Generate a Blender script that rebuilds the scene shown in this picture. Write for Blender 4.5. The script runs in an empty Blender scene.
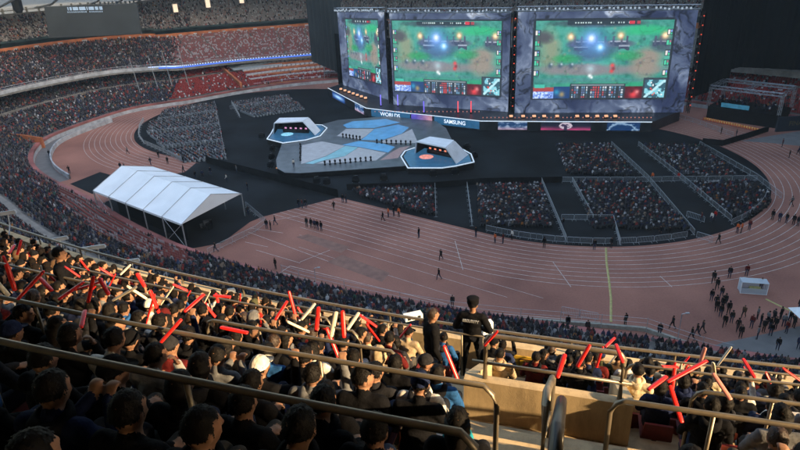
import bpy, math, random
import numpy as np
from mathutils import Vector, Matrix, noise
R = math.radians
rng = random.Random(7)
nrg = np.random.default_rng(7)
S = bpy.context.scene
COL = S.collection

# ------------------------------------------------------------------ camera
CAM_H, PITCH, ROLL, FPX = 42.58, .43123, -.04755, 618.996
cam_d = bpy.data.cameras.new('camera'); cam = bpy.data.objects.new('camera', cam_d); COL.objects.link(cam)
cam_d.sensor_width = 36.0; cam_d.lens = FPX / 800 * 36.0; cam_d.clip_start = .05; cam_d.clip_end = 3000
cam.location = (0, 0, CAM_H)
cam.rotation_euler = (Matrix.Rotation(math.pi / 2 - PITCH, 3, 'X') @ Matrix.Rotation(ROLL, 3, 'Z')).to_euler()
S.camera = cam
S.render.resolution_x, S.render.resolution_y = 1024, 576

# ------------------------------------------------------------------ sky, sun, exposure
SUN_AZ, SUN_EL = 0.0, R(20)      # direction towards the sun in the XY plane, measured from +X
A0 = R(18); RT = (math.cos(A0), -math.sin(A0)); NN = (math.sin(A0), math.cos(A0))
_d = -.20                                      # how far the sun stands behind the row line
SUN_H = Vector((RT[0] + NN[0] * _d, RT[1] + NN[1] * _d, 0)).normalized()
SUN_V = Vector((SUN_H.x * math.cos(SUN_EL), SUN_H.y * math.cos(SUN_EL), math.sin(SUN_EL)))
sun_d = bpy.data.lights.new('sun', 'SUN'); sun = bpy.data.objects.new('sun', sun_d); COL.objects.link(sun)
sun_d.energy = 4.6; sun_d.color = (1, .72, .40); sun_d.angle = R(.5)
sun.rotation_euler = SUN_V.to_track_quat('Z', 'Y').to_euler()
w = bpy.data.worlds.new('World'); S.world = w; w.use_nodes = True
nt = w.node_tree; nt.nodes.clear()
sky = nt.nodes.new('ShaderNodeTexSky'); sky.sky_type = 'NISHITA'; sky.sun_disc = False
sky.sun_elevation = SUN_EL; sky.sun_rotation = math.atan2(SUN_V.x, SUN_V.y); sky.air_density = 1.3; sky.dust_density = 3.5; sky.ozone_density = 1.0
bg = nt.nodes.new('ShaderNodeBackground'); bg.inputs[1].default_value = .15
wo = nt.nodes.new('ShaderNodeOutputWorld')
nt.links.new(sky.outputs[0], bg.inputs[0]); nt.links.new(bg.outputs[0], wo.inputs[0])
S.view_settings.view_transform = 'Standard'; S.view_settings.look = 'None'; S.view_settings.exposure = 1.72; S.view_settings.gamma = 1
S.view_settings.use_curve_mapping = False
S.cycles.max_bounces = 5; S.cycles.diffuse_bounces = 3; S.cycles.glossy_bounces = 2; S.cycles.volume_bounces = 0
S.cycles.use_denoising = True; S.cycles.caustics_reflective = False; S.cycles.caustics_refractive = False

# ------------------------------------------------------------------ survey: a photo ray met with the ground (or height z)
def ray(x, y):
    a = x - 400; b = y - 225; c, s = math.cos(ROLL), math.sin(ROLL)
    x0 = c * a + s * b; y0 = -s * a + c * b; c, s = math.cos(PITCH), math.sin(PITCH)
    return (x0 / FPX, c - y0 / FPX * s, -s - y0 / FPX * c)
def G(x, y, z=0.0):
    r = ray(x, y); t = (z - CAM_H) / r[2]; return Vector((r[0] * t, r[1] * t, z))
def at_dist(x, y, D):
    r = ray(x, y); t = D / math.hypot(r[0], r[1]); return Vector((r[0] * t, r[1] * t, CAM_H + r[2] * t))
def height_over(x, y, P):
    return at_dist(x, y, math.hypot(P[0], P[1])).z
def proj(X, Y, Z):
    Z = Z - CAM_H; c, s = math.cos(PITCH), math.sin(PITCH)
    d = Y * c - Z * s; u = Y * s + Z * c; x = FPX * X / d; y = -FPX * u / d
    c, s = math.cos(ROLL), math.sin(ROLL)
    return 400 + c * x - s * y, 225 + s * x + c * y
OC = (.231, 141.55); OTH = -.6371              # centre and direction of the running track
def UV(u, v, z=0.0):
    c, s = math.cos(OTH), math.sin(OTH); return Vector((OC[0] + c * u - s * v, OC[1] + s * u + c * v, z))
def toUV(x, y):
    a = x - OC[0]; b = y - OC[1]; c, s = math.cos(OTH), math.sin(OTH); return c * a + s * b, -s * a + c * b

# ------------------------------------------------------------------ materials
MATS = {}
def mat(name, col=(.5, .5, .5), rough=.7, metal=0, var=.12, scale=3.0, bump=0.0, bscale=40., attr=False, emit=None, estr=0, spec=.4, col2=None, coords='Object', detail=5, coat=0):
    if name in MATS: return MATS[name]
    m = bpy.data.materials.new(name); m.use_nodes = True; n = m.node_tree; N = n.nodes; L = n.links
    b = N['Principled BSDF']; b.inputs['Roughness'].default_value = rough; b.inputs['Metallic'].default_value = metal
    b.inputs['Specular IOR Level'].default_value = spec
    if coat: b.inputs['Coat Weight'].default_value = coat
    tc = N.new('ShaderNodeTexCoord')
    ns = N.new('ShaderNodeTexNoise'); ns.inputs['Scale'].default_value = scale; ns.inputs['Detail'].default_value = detail; L.new(tc.outputs[coords], ns.inputs['Vector'])
    mx = N.new('ShaderNodeMix'); mx.data_type = 'RGBA'
    rp = N.new('ShaderNodeMapRange'); rp.inputs[1].default_value = .3; rp.inputs[2].default_value = .7; L.new(ns.outputs[0], rp.inputs[0]); L.new(rp.outputs[0], mx.inputs[0])
    c2 = col2 or tuple(max(0, c * (1 - 2 * var)) for c in col); c1 = tuple(c * (1 + var) for c in col)
    if attr:
        at = N.new('ShaderNodeAttribute'); at.attribute_name = 'tint'; L.new(at.outputs['Color'], b.inputs['Base Color'])
        if emit: L.new(at.outputs['Color'], b.inputs['Emission Color']); b.inputs['Emission Strength'].default_value = estr
    else:
        mx.inputs[6].default_value = (*c2, 1); mx.inputs[7].default_value = (*c1, 1); L.new(mx.outputs[2], b.inputs['Base Color'])
        if emit: b.inputs['Emission Color'].default_value = (*emit, 1); b.inputs['Emission Strength'].default_value = estr
    if bump:
        n2 = N.new('ShaderNodeTexNoise'); n2.inputs['Scale'].default_value = bscale; n2.inputs['Detail'].default_value = 4; L.new(tc.outputs[coords], n2.inputs['Vector'])
        bp = N.new('ShaderNodeBump'); bp.inputs['Strength'].default_value = bump; bp.inputs['Distance'].default_value = .02; L.new(n2.outputs[0], bp.inputs['Height']); L.new(bp.outputs[0], b.inputs['Normal'])
    MATS[name] = m; return m
def stain(m, k):
    n = m.node_tree; N = n.nodes; L = n.links; b = N['Principled BSDF']; src = b.inputs['Base Color'].links[0].from_socket; tc = N.new('ShaderNodeTexCoord'); mp = N.new('ShaderNodeMapping'); mp.inputs['Scale'].default_value = (1, 1, .25); L.new(tc.outputs['Object'], mp.inputs[0])
    ns = N.new('ShaderNodeTexNoise'); ns.inputs['Scale'].default_value = 3.7; ns.inputs['Detail'].default_value = 12; ns.inputs['Roughness'].default_value = .7; L.new(mp.outputs[0], ns.inputs['Vector']); r_ = N.new('ShaderNodeMapRange'); r_.inputs[1].default_value = .45; r_.inputs[2].default_value = .75; r_.inputs[3].default_value = 1; r_.inputs[4].default_value = 1 - k; L.new(ns.outputs[0], r_.inputs[0])
    mu = N.new('ShaderNodeVectorMath'); mu.operation = 'SCALE'; L.new(src, mu.inputs[0]); L.new(r_.outputs[0], mu.inputs['Scale']); L.new(mu.outputs[0], b.inputs['Base Color'])
M_TRACK = mat('track_rubber', (.345, .158, .118), .9, spec=.12, var=.08, scale=.09, detail=12, col2=(.225, .102, .080), bump=.3, bscale=30)
stain(M_TRACK, .22)
M_LINE = mat('line_paint', (.54, .46, .42), .8, var=.2, scale=1.5)
M_BLACK = mat('black_floor', (.009, .011, .013), .8, var=.45, scale=.12, detail=10, spec=.12, bump=.2, bscale=5)
M_CARPET = mat('black_cloth', (.010, .011, .012), .9, spec=.05, var=.25, scale=.8)
M_DRAPE = mat('black_drape', (.005, .006, .006), .95, spec=.03, var=.3, scale=.1)
M_PATCH = mat('worn_track', (.23, .12, .09), .9, var=.2, scale=.9, detail=10, col2=(.18, .095, .075))
M_GREY = mat('grey_mat', (.15, .145, .145), .8, var=.1, scale=.6)
M_CONC = mat('concrete', (.30, .28, .25), .85, var=.18, scale=.7, bump=.3, bscale=20)
M_CREAM = mat('cream_concrete', (.56, .41, .23), .8, var=.14, scale=1.1, bump=.14, bscale=60, detail=14)
stain(M_CREAM, .5)
M_RISER = mat('riser_concrete', (.20, .185, .17), .9, var=.2, scale=.5)
M_DARKC = mat('dark_concrete', (.06, .062, .062), .9, var=.25, scale=.3)
M_STEEL = mat('rail_steel', (.24, .195, .14), .45, .6, var=.12, scale=8)
M_GALV = mat('galvanised_steel', (.40, .42, .44), .45, .6, var=.15, scale=4)
M_TRUSS = mat('truss_aluminium', (.35, .37, .40), .45, .6, var=.2, scale=2)
M_DKMET = mat('dark_metal', (.02, .02, .022), .5, .5, var=.2, scale=6)
M_TENT = mat('tent_canvas', (.80, .83, .86), .6, var=.05, scale=.25, detail=8, bump=.6, bscale=.9)
M_SEATR = mat('red_seat', (.22, .03, .028), .5, var=.15, scale=5)
M_ORANGE = mat('orange_wall', (.42, .13, .05), .8, var=.2, scale=.5)
M_GLASSB = mat('dark_glass_band', (.03, .055, .055), .3, var=.3, scale=.3)
M_ROOF = mat('roof_membrane', (.45, .46, .45), .8, var=.12, scale=.08)
def translucent(m, k=.5):
    n = m.node_tree; b = n.nodes['Principled BSDF']; t = n.nodes.new('ShaderNodeBsdfTranslucent'); t.inputs[0].default_value = (.6, .62, .6, 1); mx = n.nodes.new('ShaderNodeMixShader'); mx.inputs[0].default_value = k; n.links.new(b.outputs[0], mx.inputs[1]); n.links.new(t.outputs[0], mx.inputs[2]); n.links.new(mx.outputs[0], n.nodes['Material Output'].inputs[0])
translucent(M_ROOF, .3); M_POST = mat('pale_post', (.5, .48, .44), .8)
M_FACADE = mat('facade_and_shade_wall', (.30, .28, .26), .9, var=.15, scale=.1)
M_YEL = mat('yellow_plastic', (.42, .36, .13), .6, var=.15, scale=3)
M_TINT = mat('tinted', attr=True, rough=.9, spec=.12)
M_WHITE = mat('white_paint', (.70, .72, .74), .5, var=.06, scale=2)
M_OFF = mat('board_grey', (.42, .43, .45), .7, var=.2, scale=.7)
M_BOARD = mat('board_red', (.30, .10, .09), .7, var=.3, scale=.25)

# ------------------------------------------------------------------ mesh helper
class MB:
    def __init__(s): s.v = []; s.f = []; s.m = []; s.c = []; s.mi = 0; s.col = (1, 1, 1)
    def add(s, vs, fs):
        o = len(s.v); s.v += [tuple(p) for p in vs]
        for f in fs: s.f.append([i + o for i in f]); s.m.append(s.mi); s.c.append(s.col)
    def quad(s, a, b, c, d): s.add([a, b, c, d], [(0, 1, 2, 3)])
    def poly(s, pts, z0, z1=None):
        n = len(pts)
        if z1 is None: s.add([(p[0], p[1], z0) for p in pts], [tuple(range(n))])
        else:
            s.add([(p[0], p[1], z0) for p in pts] + [(p[0], p[1], z1) for p in pts], [tuple(range(n))[::-1], tuple(range(n, 2 * n))] + [(i, (i + 1) % n, n + (i + 1) % n, n + i) for i in range(n)])
    def hexa(s, b, t):
        s.add(list(b) + list(t), [(3, 2, 1, 0), (4, 5, 6, 7), (0, 1, 5, 4), (1, 2, 6, 5), (2, 3, 7, 6), (3, 0, 4, 7)])
    def box(s, c, d, rz=0.0):
        x, y, z = d[0] / 2, d[1] / 2, d[2] / 2; cs, sn = math.cos(rz), math.sin(rz)
        P = [(c[0] + cs * i * x - sn * j * y, c[1] + sn * i * x + cs * j * y) for i, j in ((-1, -1), (1, -1), (1, 1), (-1, 1))]
        s.hexa([(p[0], p[1], c[2] - z) for p in P], [(p[0], p[1], c[2] + z) for p in P])
    def tube(s, pts, r, n=6, closed=False, r2=None):
        pts = [Vector(p) for p in pts]; k = len(pts); vs = []; fs = []; up = Vector((0, 0, 1))
        for i, p in enumerate(pts):
            a = pts[(i - 1) % k] if (closed or i > 0) else p; b = pts[(i + 1) % k] if (closed or i < k - 1) else p
            t = (b - a).normalized(); x = t.cross(up)
            if x.length < .05: x = t.cross(Vector((0, 1, 0)))
            x.normalize(); y = t.cross(x); rr = r if r2 is None else r + (r2 - r) * i / max(1, k - 1)
            for j in range(n):
                an = 2 * math.pi * j / n; vs.append(p + x * (math.cos(an) * rr) + y * (math.sin(an) * rr))
        for i in range(k if closed else k - 1):
            for j in range(n):
                a = i * n + j; b = i * n + (j + 1) % n; c = ((i + 1) % k) * n + (j + 1) % n; d = ((i + 1) % k) * n + j; fs.append((a, b, c, d))
        if not closed: fs += [tuple(range(n))[::-1], tuple(range((k - 1) * n, k * n))]
        s.add(vs, fs)
    def lathe(s, c, prof, n=12):
        vs = [(c[0] + r * math.cos(2 * math.pi * j / n), c[1] + r * math.sin(2 * math.pi * j / n), c[2] + z) for r, z in prof for j in range(n)]
        fs = [(i * n + j, i * n + (j + 1) % n, (i + 1) * n + (j + 1) % n, (i + 1) * n + j) for i in range(len(prof) - 1) for j in range(n)]
        s.add(vs, fs + [tuple(range(n))[::-1], tuple(range((len(prof) - 1) * n, len(prof) * n))])
    def build(s, name, mats, parent=None, smooth=False, tint=False, loc=None):
        me = bpy.data.meshes.new(name); me.from_pydata(s.v, [], s.f)
        for m in (mats if isinstance(mats, (list, tuple)) else [mats]): me.materials.append(m)
        if any(s.m): me.polygons.foreach_set('material_index', s.m)
        if tint:
            a = me.attributes.new('tint', 'FLOAT_COLOR', 'FACE'); a.data.foreach_set('color', np.array([(*c, 1) for c in s.c], 'f').ravel())
        if smooth: me.polygons.foreach_set('use_smooth', [True] * len(s.f))
        o = bpy.data.objects.new(name, me); COL.objects.link(o)
        if parent: o.parent = parent
        if loc: o.location = loc
        return o
def bits(name, mb, m, pts, parent, rz=0.0):
    o = mb.build(name, m, parent); o.location = pts[0]; o.rotation_euler = (0, 0, rz)
    for p in pts[1:]: c = o.copy(); COL.objects.link(c); c.location = p; c.rotation_euler = (0, 0, rz)
def tag(o, label=None, cat=None, group=None, kind=None):
    if label: o['label'] = label
    if cat: o['category'] = cat
    if group: o['group'] = group
    if kind: o['kind'] = kind
    return o
def empty(name, loc=(0, 0, 0), rz=0.0):
    o = bpy.data.objects.new(name, None); COL.objects.link(o); o.location = loc; o.rotation_euler = (0, 0, rz); o.empty_display_size = .1; return o
def kids(o): return [c for c in ALLC.get(o.name, [])]
ALLC = {}
def reg(parent, *ch):
    ALLC.setdefault(parent.name, []).extend(ch); return ch[0] if len(ch) == 1 else ch
def copy_tree(o, parent=None):
    c = o.copy(); COL.objects.link(c)
    if parent: c.parent = parent
    for ch in kids(o): reg(c, copy_tree(ch, c))
    return c
def np_mesh(name, V, F4, mats, tint=None, midx=None, parent=None):
    """quads and triangles (last index -1) given as arrays"""
    me = bpy.data.meshes.new(name); tri = F4[:, 3] < 0; cnt = np.where(tri, 3, 4).astype('i')
    flat = F4.ravel(); flat = flat[flat >= 0].astype('i')
    me.vertices.add(len(V)); me.vertices.foreach_set('co', V.astype('f').ravel())
    me.loops.add(len(flat)); me.loops.foreach_set('vertex_index', flat)
    me.polygons.add(len(cnt)); st = np.concatenate([[0], np.cumsum(cnt)[:-1]]).astype('i')
    me.polygons.foreach_set('loop_start', st); me.polygons.foreach_set('loop_total', cnt)
    for m in mats: me.materials.append(m)
    if midx is not None: me.polygons.foreach_set('material_index', midx.astype('i'))
    me.update(calc_edges=True)
    if tint is not None:
        a = me.attributes.new('tint', 'FLOAT_COLOR', 'FACE'); a.data.foreach_set('color', np.c_[tint, np.ones(len(tint))].astype('f').ravel())
    o = bpy.data.objects.new(name, me); COL.objects.link(o)
    if parent: o.parent = parent
    return o

# ------------------------------------------------------------------ bowl curve (front wall of the seating, clockwise in u,v)
WALL = [(-77, -43), (-82, -31), (-85, -16), (-82, -6), (-78, 2), (-73, 18), (-65, 33), (-50, 48), (-28, 58), (0, 62), (28, 62), (55, 58), (80, 52), (97, 36), (104, 8), (102, -22), (93, -44),
        (73, -51.8), (58, -56.2), (46, -59.5), (28, -63), (6, -64.8), (-12, -63.2), (-25, -61), (-45, -59), (-58, -56), (-69, -50.5)]
def catmull(P, per=12):
    out = []; n = len(P)
    for i in range(n):
        p0, p1, p2, p3 = [np.array(P[(i + k) % n], float) for k in (-1, 0, 1, 2)]
        for j in range(per):
            t = j / per; out.append(.5 * ((2 * p1) + (-p0 + p2) * t + (2 * p0 - 5 * p1 + 4 * p2 - p3) * t * t + (-p0 + 3 * p1 - 3 * p2 + p3) * t ** 3))
    return np.array(out)
WC = catmull(WALL); NW = len(WC)
_t = np.roll(WC, -1, 0) - np.roll(WC, 1, 0); _t /= np.linalg.norm(_t, axis=1)[:, None]
WN = np.stack([-_t[:, 1], _t[:, 0]], 1)       # outward (curve runs clockwise)
for _ in range(10): WN = (WN + np.roll(WN, 1, 0) + np.roll(WN, -1, 0)) / 3
WN /= np.linalg.norm(WN, axis=1)[:, None]
# height factor: 1.55 at the far left, 1 towards the stage, 1.7 along the near side
KP = np.interp(np.arange(NW) / 12, [0, 1, 3, 6, 8, 12, 14, 17, 24, 26, 27], [1.65, 1.55, 1.3, 1.0, 1.0, 1.1, 1.4, 1.7, 1.75, 1.7, 1.65])
def bowl(i, s, z):
    i0 = int(math.floor(i)); f = i - i0; a, b = i0 % NW, (i0 + 1) % NW
    p = WC[a] * (1 - f) + WC[b] * f; n = WN[a] * (1 - f) + WN[b] * f
    return UV(p[0] + n[0] * s, p[1] + n[1] * s, z)
def kof(i):
    i0 = int(math.floor(i)); f = i - i0; return KP[i0 % NW] * (1 - f) + KP[(i0 + 1) % NW] * f
def z_low(k, s): return 1.45 + .2 * k * max(0, s - 1)
def z_bal(k): return 1.5 + 6.5 * k
def z_midtop(k): return z_bal(k) + 6.5
def strip(mb, idx, prof):
    """prof(i) -> list of (s,z); ruled along idx"""
    rows = [[bowl(i, s, z) for s, z in prof(i)] for i in idx]; n = len(rows[0]); vs = [p for r_ in rows for p in r_]
    mb.add(vs, [(a * n + j, a * n + j + 1, (a + 1) * n + j + 1, (a + 1) * n + j) for a in range(len(rows) - 1) for j in range(n - 1)])

# ================================================================== THE SETTING
mb = MB(); mb.poly([(-900, -900), (900, -900), (900, 900), (-900, 900)], -.03); tag(mb.build('ground', M_DARKC), kind='structure')
mb = MB(); ring = [bowl(i, .3, 0) for i in range(0, NW, 3)]; mb.poly(ring[::-1], 0); tag(mb.build('track', M_TRACK), kind='structure')
def oval(Rr, L=84.4, n=60):
    p = [(L / 2 + Rr * math.cos(t), Rr * math.sin(t)) for t in np.linspace(-math.pi / 2, math.pi / 2, n)]
    return [UV(*q) for q in p + [(-a, -b) for a, b in p]]
mb = MB()
for k in range(10):
    rr = 36.0 + 1.22 * k; a = oval(rr - .045); b = oval(rr + .045); n = len(a)
    mb.add([(p.x, p.y, .004) for p in a + b], [(i, (i + 1) % n, n + (i + 1) % n, n + i) for i in range(n)])
def ln(p, q, wd=.09, z=.006, m=mb):
    p, q = Vector(p), Vector(q); d = (q - p).normalized(); s = Vector((-d.y, d.x, 0)) * wd / 2
    m.add([(p + s).xy[:] + (z,), (q + s).xy[:] + (z,), (q - s).xy[:] + (z,), (p - s).xy[:] + (z,)], [(0, 1, 2, 3)])
for a, b in (((205, 255), (277, 275)), ((277, 275), (290, 266)), ((290, 266), (480, 312)), ((250, 228), (283, 233)), ((256, 250), (300, 263)), ((248, 232), (330, 262)), ((300, 262), (330, 250)),
             ((455, 241), (463, 270)), ((553, 262), (571, 287)), ((660, 276), (672, 287)), ((245, 242), (268, 247)), ((262, 222), (322, 212)), ((480, 312), (600, 322))):
    ln(G(*a), G(*b))
for k in range(9):       # straight run-up lines across the near D
    ln(UV(14 + 1.0 * k, -47.5 - 1.22 * k * .9), UV(60 - 2.0 * k, -47.5 - 1.22 * k * .9), .07) if k in (1, 3, 6) else None
tag(mb.build('track_lines', M_LINE), kind='structure')
mb = MB(); inner = oval(35.3); mb.poly(inner, .010)
tag(mb.build('infield_floor', M_BLACK), kind='structure')
mb = MB()
cp = [(196, 163), (300, 178), (362, 196.5), (336, 198), (262, 217), (250, 222), (222, 243), (190, 249), (122, 217), (96, 206), (120, 196), (150, 180), (185, 172)]
mb.poly([G(*p) for p in cp][::-1], .016); tag(mb.build('black_carpet', M_BLACK), kind='structure')
mb = MB()
for q in ([(296, 237), (308, 234), (350, 247), (341, 253)], [(327, 262), (342, 255), (390, 273), (382, 282)]): mb.poly([G(*p) for p in q][::-1], .009)
tag(mb.build('worn_track_patches', M_PATCH), kind='structure')
mb = MB(); mb.poly([G(*p) for p in [(702, 350), (722, 343), (770, 333), (860, 312), (900, 335), (800, 362), (715, 362)]][::-1], .012); tag(mb.build('grey_floor', M_GREY), kind='structure')
mb = MB(); mb.poly([G(*p) for p in [(740, 141), (800, 131), (850, 138), (800, 146), (770, 143)]][::-1], .012); tag(mb.build('grey_path', M_GREY), kind='structure')
mb = MB(); mb.poly([G(*p) for p in [(70, 184), (100, 172), (122, 178), (110, 190), (92, 194)]][::-1], .012); tag(mb.build('dark_mat', M_BLACK), kind='structure')

ALLI = list(range(NW + 1))
# front wall with its boards
mb = MB(); mb.mi = 0
strip(mb, ALLI, lambda i: [(0, 0), (0, .95)]); mb.mi = 1; strip(mb, ALLI, lambda i: [(.02, .95), (.02, 1.45), (.35, 1.45), (1.0, 1.45)])
tag(mb.build('front_wall', [M_OFF, M_BOARD]), 'low wall with grey and red advertising boards ringing the running track', 'wall')
# lower tier, stepped
def prof_low(i):
    k = kof(i); out = []
    n = 30; tr = .85
    for r_ in range(n): out += [(1 + r_ * tr, z_low(k, 1 + r_ * tr)), (1 + (r_ + 1) * tr, z_low(k, 1 + r_ * tr))]
    out.append((1 + n * tr, z_low(k, 1 + n * tr) + 3)); return out
mb = MB(); strip(mb, ALLI, prof_low); tag(mb.build('lower_stand', M_RISER), 'lower ring of stepped concrete terraces running round the whole track', 'stand')
FAR = list(range(-16, 14 * 12 + 1))            # middle and upper tier: far side, from the left corner round to the right
def prof_mid(i):
    k = kof(i); zb = z_bal(k); out = [(26.5, z_low(k, 26.5) + 2.5), (14, zb - 1.5), (14, zb)]
    n = 25
    for r_ in range(n): out += [(14.3 + r_ * .8, zb - .9 + (6.5 + .9) * r_ / n), (14.3 + (r_ + 1) * .8, zb - .9 + 7.4 * r_ / n)]
    return out
mb = MB(); strip(mb, FAR, prof_mid); tag(mb.build('middle_stand', M_RISER), 'middle tier of terraces above the lower ring on the far side', 'stand')
mb = MB(); mb.mi = 0
strip(mb, FAR, lambda i: [(34.3, z_midtop(kof(i)) - .3), (34.3, z_midtop(kof(i)) + 1.3), (34.8, z_midtop(kof(i)) + 1.3)]); mb.mi = 1
strip(mb, FAR, lambda i: [(34.8, z_midtop(kof(i)) + 1.0), (38, z_midtop(kof(i)) + 1.0), (38, z_midtop(kof(i)) + 2.4), (34.6, z_midtop(kof(i)) + 2.5), (34.6, z_midtop(kof(i)) + 3.1)])
mb.mi = 2
strip(mb, FAR, lambda i: [(34.5, z_midtop(kof(i)) - .2), (34.5, z_midtop(kof(i)) + .0)])
tag(mb.build('box_level', [M_ORANGE, M_GLASSB, M_RISER]), 'orange fronted ring of dark glazed boxes between the middle and upper tiers', 'gallery')
def upper_top(i): k = kof(i); return z_midtop(k) + 3.1 + (5.2 if k > 1.27 else 5.2 + (1.27 - k) * 18)
def prof_up(i):
    k = kof(i); z0 = z_midtop(k) + 2.6; z1 = upper_top(i); n = 22; out = []
    for r_ in range(n): out += [(34.6 + r_ * .85, z0 + (z1 - z0) * r_ / n), (34.6 + (r_ + 1) * .85, z0 + (z1 - z0) * r_ / n)]
    return out + [(53.5, z1 + 1)]
mb = MB(); strip(mb, FAR, prof_up); tag(mb.build('upper_stand', M_RISER), 'grey upper tier of terraces under the roof on the far side', 'stand')
# roof ring of the far side (its underside shows at the top left) with radial ribs
mb = MB()
strip(mb, FAR, lambda i: [(62, upper_top(i) + 1.9), (44, upper_top(i) + 3.7), (20, upper_top(i) + 10)])
rf = mb.build('roof', M_ROOF)
tag(rf, 'pale membrane roof hanging over the far upper tier', 'roof')
for i in range(-14, 60, 5):
    mb = MB(); pts = [bowl(i, 61, upper_top(i) + 1.6), bowl(i, 44, upper_top(i) + 3.3), bowl(i, 21, upper_top(i) + 9.5)]; mb.tube(pts, .35, 5); mb.build('rib', M_GALV, rf)
mb = MB()
strip(mb, FAR, lambda i: [(62, 0), (62, upper_top(i) + .2)]); tag(mb.build('outer_or_shade_wall', M_FACADE), 'plain outer wall closing the back of the far stands', 'wall')
# sunlit concourse posts in the gap under the roof
mb = MB()
for i in np.arange(-10, 40, .9): p = bowl(i, 57, upper_top(i) + .2); mb.box((p.x, p.y, p.z + 1.4), (.5, .5, 3.2))
mb.tube([bowl(i, 57, upper_top(i) + 1.7) for i in range(-10, 40, 2)], .15, 4)
tag(mb.build('colonnade', M_POST), 'row of short posts carrying the roof behind the upper tier', 'colonnade')
# inner edge drainage kerb and the trench by the corner
mb = MB(); idx = list(range(24 * 12, 27 * 12 + 18)); strip(mb, idx, lambda i: [(-3.6, 0), (-3.6, 1.1), (-3.3, 1.1), (-3.3, 0)])
tag(mb.build('track_board', M_OFF), 'pale curved board standing inside the corner trench', 'board')
mb = MB(); strip(mb, idx, lambda i: [(-3.2, .02), (-.1, .02)]); tag(mb.build('trench_floor', M_GREY), kind='structure')

# ------------------------------------------------------------------ crowd, seats of the distant stands (nobody could count them)
TV = np.array([(-.20, -.10, 0), (.20, -.10, 0), (.22, .14, 0), (-.22, .14, 0), (-.17, -.10, .38), (.17, -.10, .38), (.14, .08, .42), (-.14, .08, .42),
               (-.05, -.05, .48), (.05, -.05, .48), (.05, .06, .48), (-.05, .06, .48),
               (0, 0, .72), (.09, 0, .60), (0, .11, .60), (-.09, 0, .60), (0, -.10, .60), (0, .01, .48),
               (-.2, .1, -.3), (.2, .1, -.3), (.2, .42, .08), (-.2, .42, .08), (.2, .40, -.3), (-.2, .40, -.3)], float)
TF = np.array([(0, 1, 5, 4), (1, 2, 6, 5), (2, 3, 7, 6), (3, 0, 4, 7), (4, 5, 9, 8), (5, 6, 10, 9), (6, 7, 11, 10), (7, 4, 8, 11),
               (12, 13, 14, -1), (12, 14, 15, -1), (12, 15, 16, -1), (12, 16, 13, -1), (17, 14, 13, -1), (17, 15, 14, -1), (17, 16, 15, -1), (17, 13, 16, -1),
               (3, 2, 20, 21), (21, 20, 22, 23)])
# which colour: 0 torso 1 face 2 hair 3 legs
TK = np.array([0] * 8 + [1, 1, 2, 2, 1, 1, 2, 2] + [3, 3]); TK[8:12] = [2, 2, 2, 2]; TK[12:16] = [1, 1, 2, 2]
PALD = np.array([(.012, .012, .014), (.02, .022, .03), (.015, .02, .045), (.03, .03, .034), (.055, .055, .06), (.06, .015, .015), (.17, .17, .18), (.03, .045, .09), (.22, .04, .035), (.16, .12, .09), (.34, .34, .35), (.25, .10, .03), (.03, .08, .06)])
PALP = np.array([.25, .15, .09, .11, .08, .07, .05, .035, .065, .05, .03, .016, .01]); PALP /= PALP.sum()
people = []      # x,y,z(seat top),facing angle, brightness class
def npcrowd(name, P, label, pal=PALP, jitter=.08):
    P = np.array(P, float); n = len(P); P[:, :2] += nrg.normal(0, jitter, (n, 2)); P[:, 2] += nrg.normal(0, .05, n)
    a = P[:, 3] + nrg.normal(0, .3, n); sc = nrg.uniform(.9, 1.1, n)
    c, s = np.cos(a)[:, None], np.sin(a)[:, None]; X = TV[None, :, 0] * sc[:, None]; Y = TV[None, :, 1] * sc[:, None] + (TV[None, :, 2] > .2) * nrg.uniform(-.06, .16, n)[:, None]
    V = np.stack([P[:, 0, None] + c * X - s * Y, P[:, 1, None] + s * X + c * Y, P[:, 2, None] + TV[None, :, 2] * sc[:, None]], 2)
    nv = len(TV); F = TF[None] + (np.arange(n) * nv)[:, None, None]; F = np.where(TF[None] < 0, -1, F)
    ti = nrg.choice(len(PALD), n, p=pal); tc = PALD[ti] * nrg.uniform(.7, 1.3, (n, 1)); hair = np.where(nrg.random((n, 1)) < .12, tc, np.array([[.014, .012, .012]]) * nrg.uniform(.5, 4, (n, 1)))
    face = np.array([[.36, .23, .17]]) * nrg.uniform(.7, 1.3, (n, 1)); leg = np.array([[.015, .017, .025]]) * nrg.uniform(.5, 3, (n, 1))
    C = np.stack([tc, face, hair, leg], 1)[:, TK]
    return V.reshape(-1, 3), F.reshape(-1, 4), C.reshape(-1, 3)
CR = []; SEATS = []     # SEATS x,y,z,angle,colour
def seat_col(tier, px):
    r_ = rng.random()
    if tier == 'low': return (.22, .028, .025) if r_ < .93 else (.4, .38, .38)
    if tier == 'mid': return (.21, .075, .075) if r_ < .55 else ((.30, .27, .28) if r_ < .8 else (.15, .10, .10))
    return (.19, .175, .165) if r_ < .6 else ((.31, .29, .28) if r_ < .82 else (.20, .12, .11))
def arc_positions(idx0, idx1, s, step):
    i = idx0; out = []
    while i < idx1:
        a = bowl(i, s, 0); b = bowl(i + .5, s, 0); d = (b - a).length * 2
        out.append((i, math.atan2((b - a).y, (b - a).x))); i += step / max(d, .3)
    return out
def seen(p, m=6):
    d = p[1] * math.cos(PITCH) - (p[2] - CAM_H) * math.sin(PITCH)
    if d < 5: return None
    x, y = proj(*p); return (x, y) if -m < x < 800 + m and -m < y < 450 else None
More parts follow.
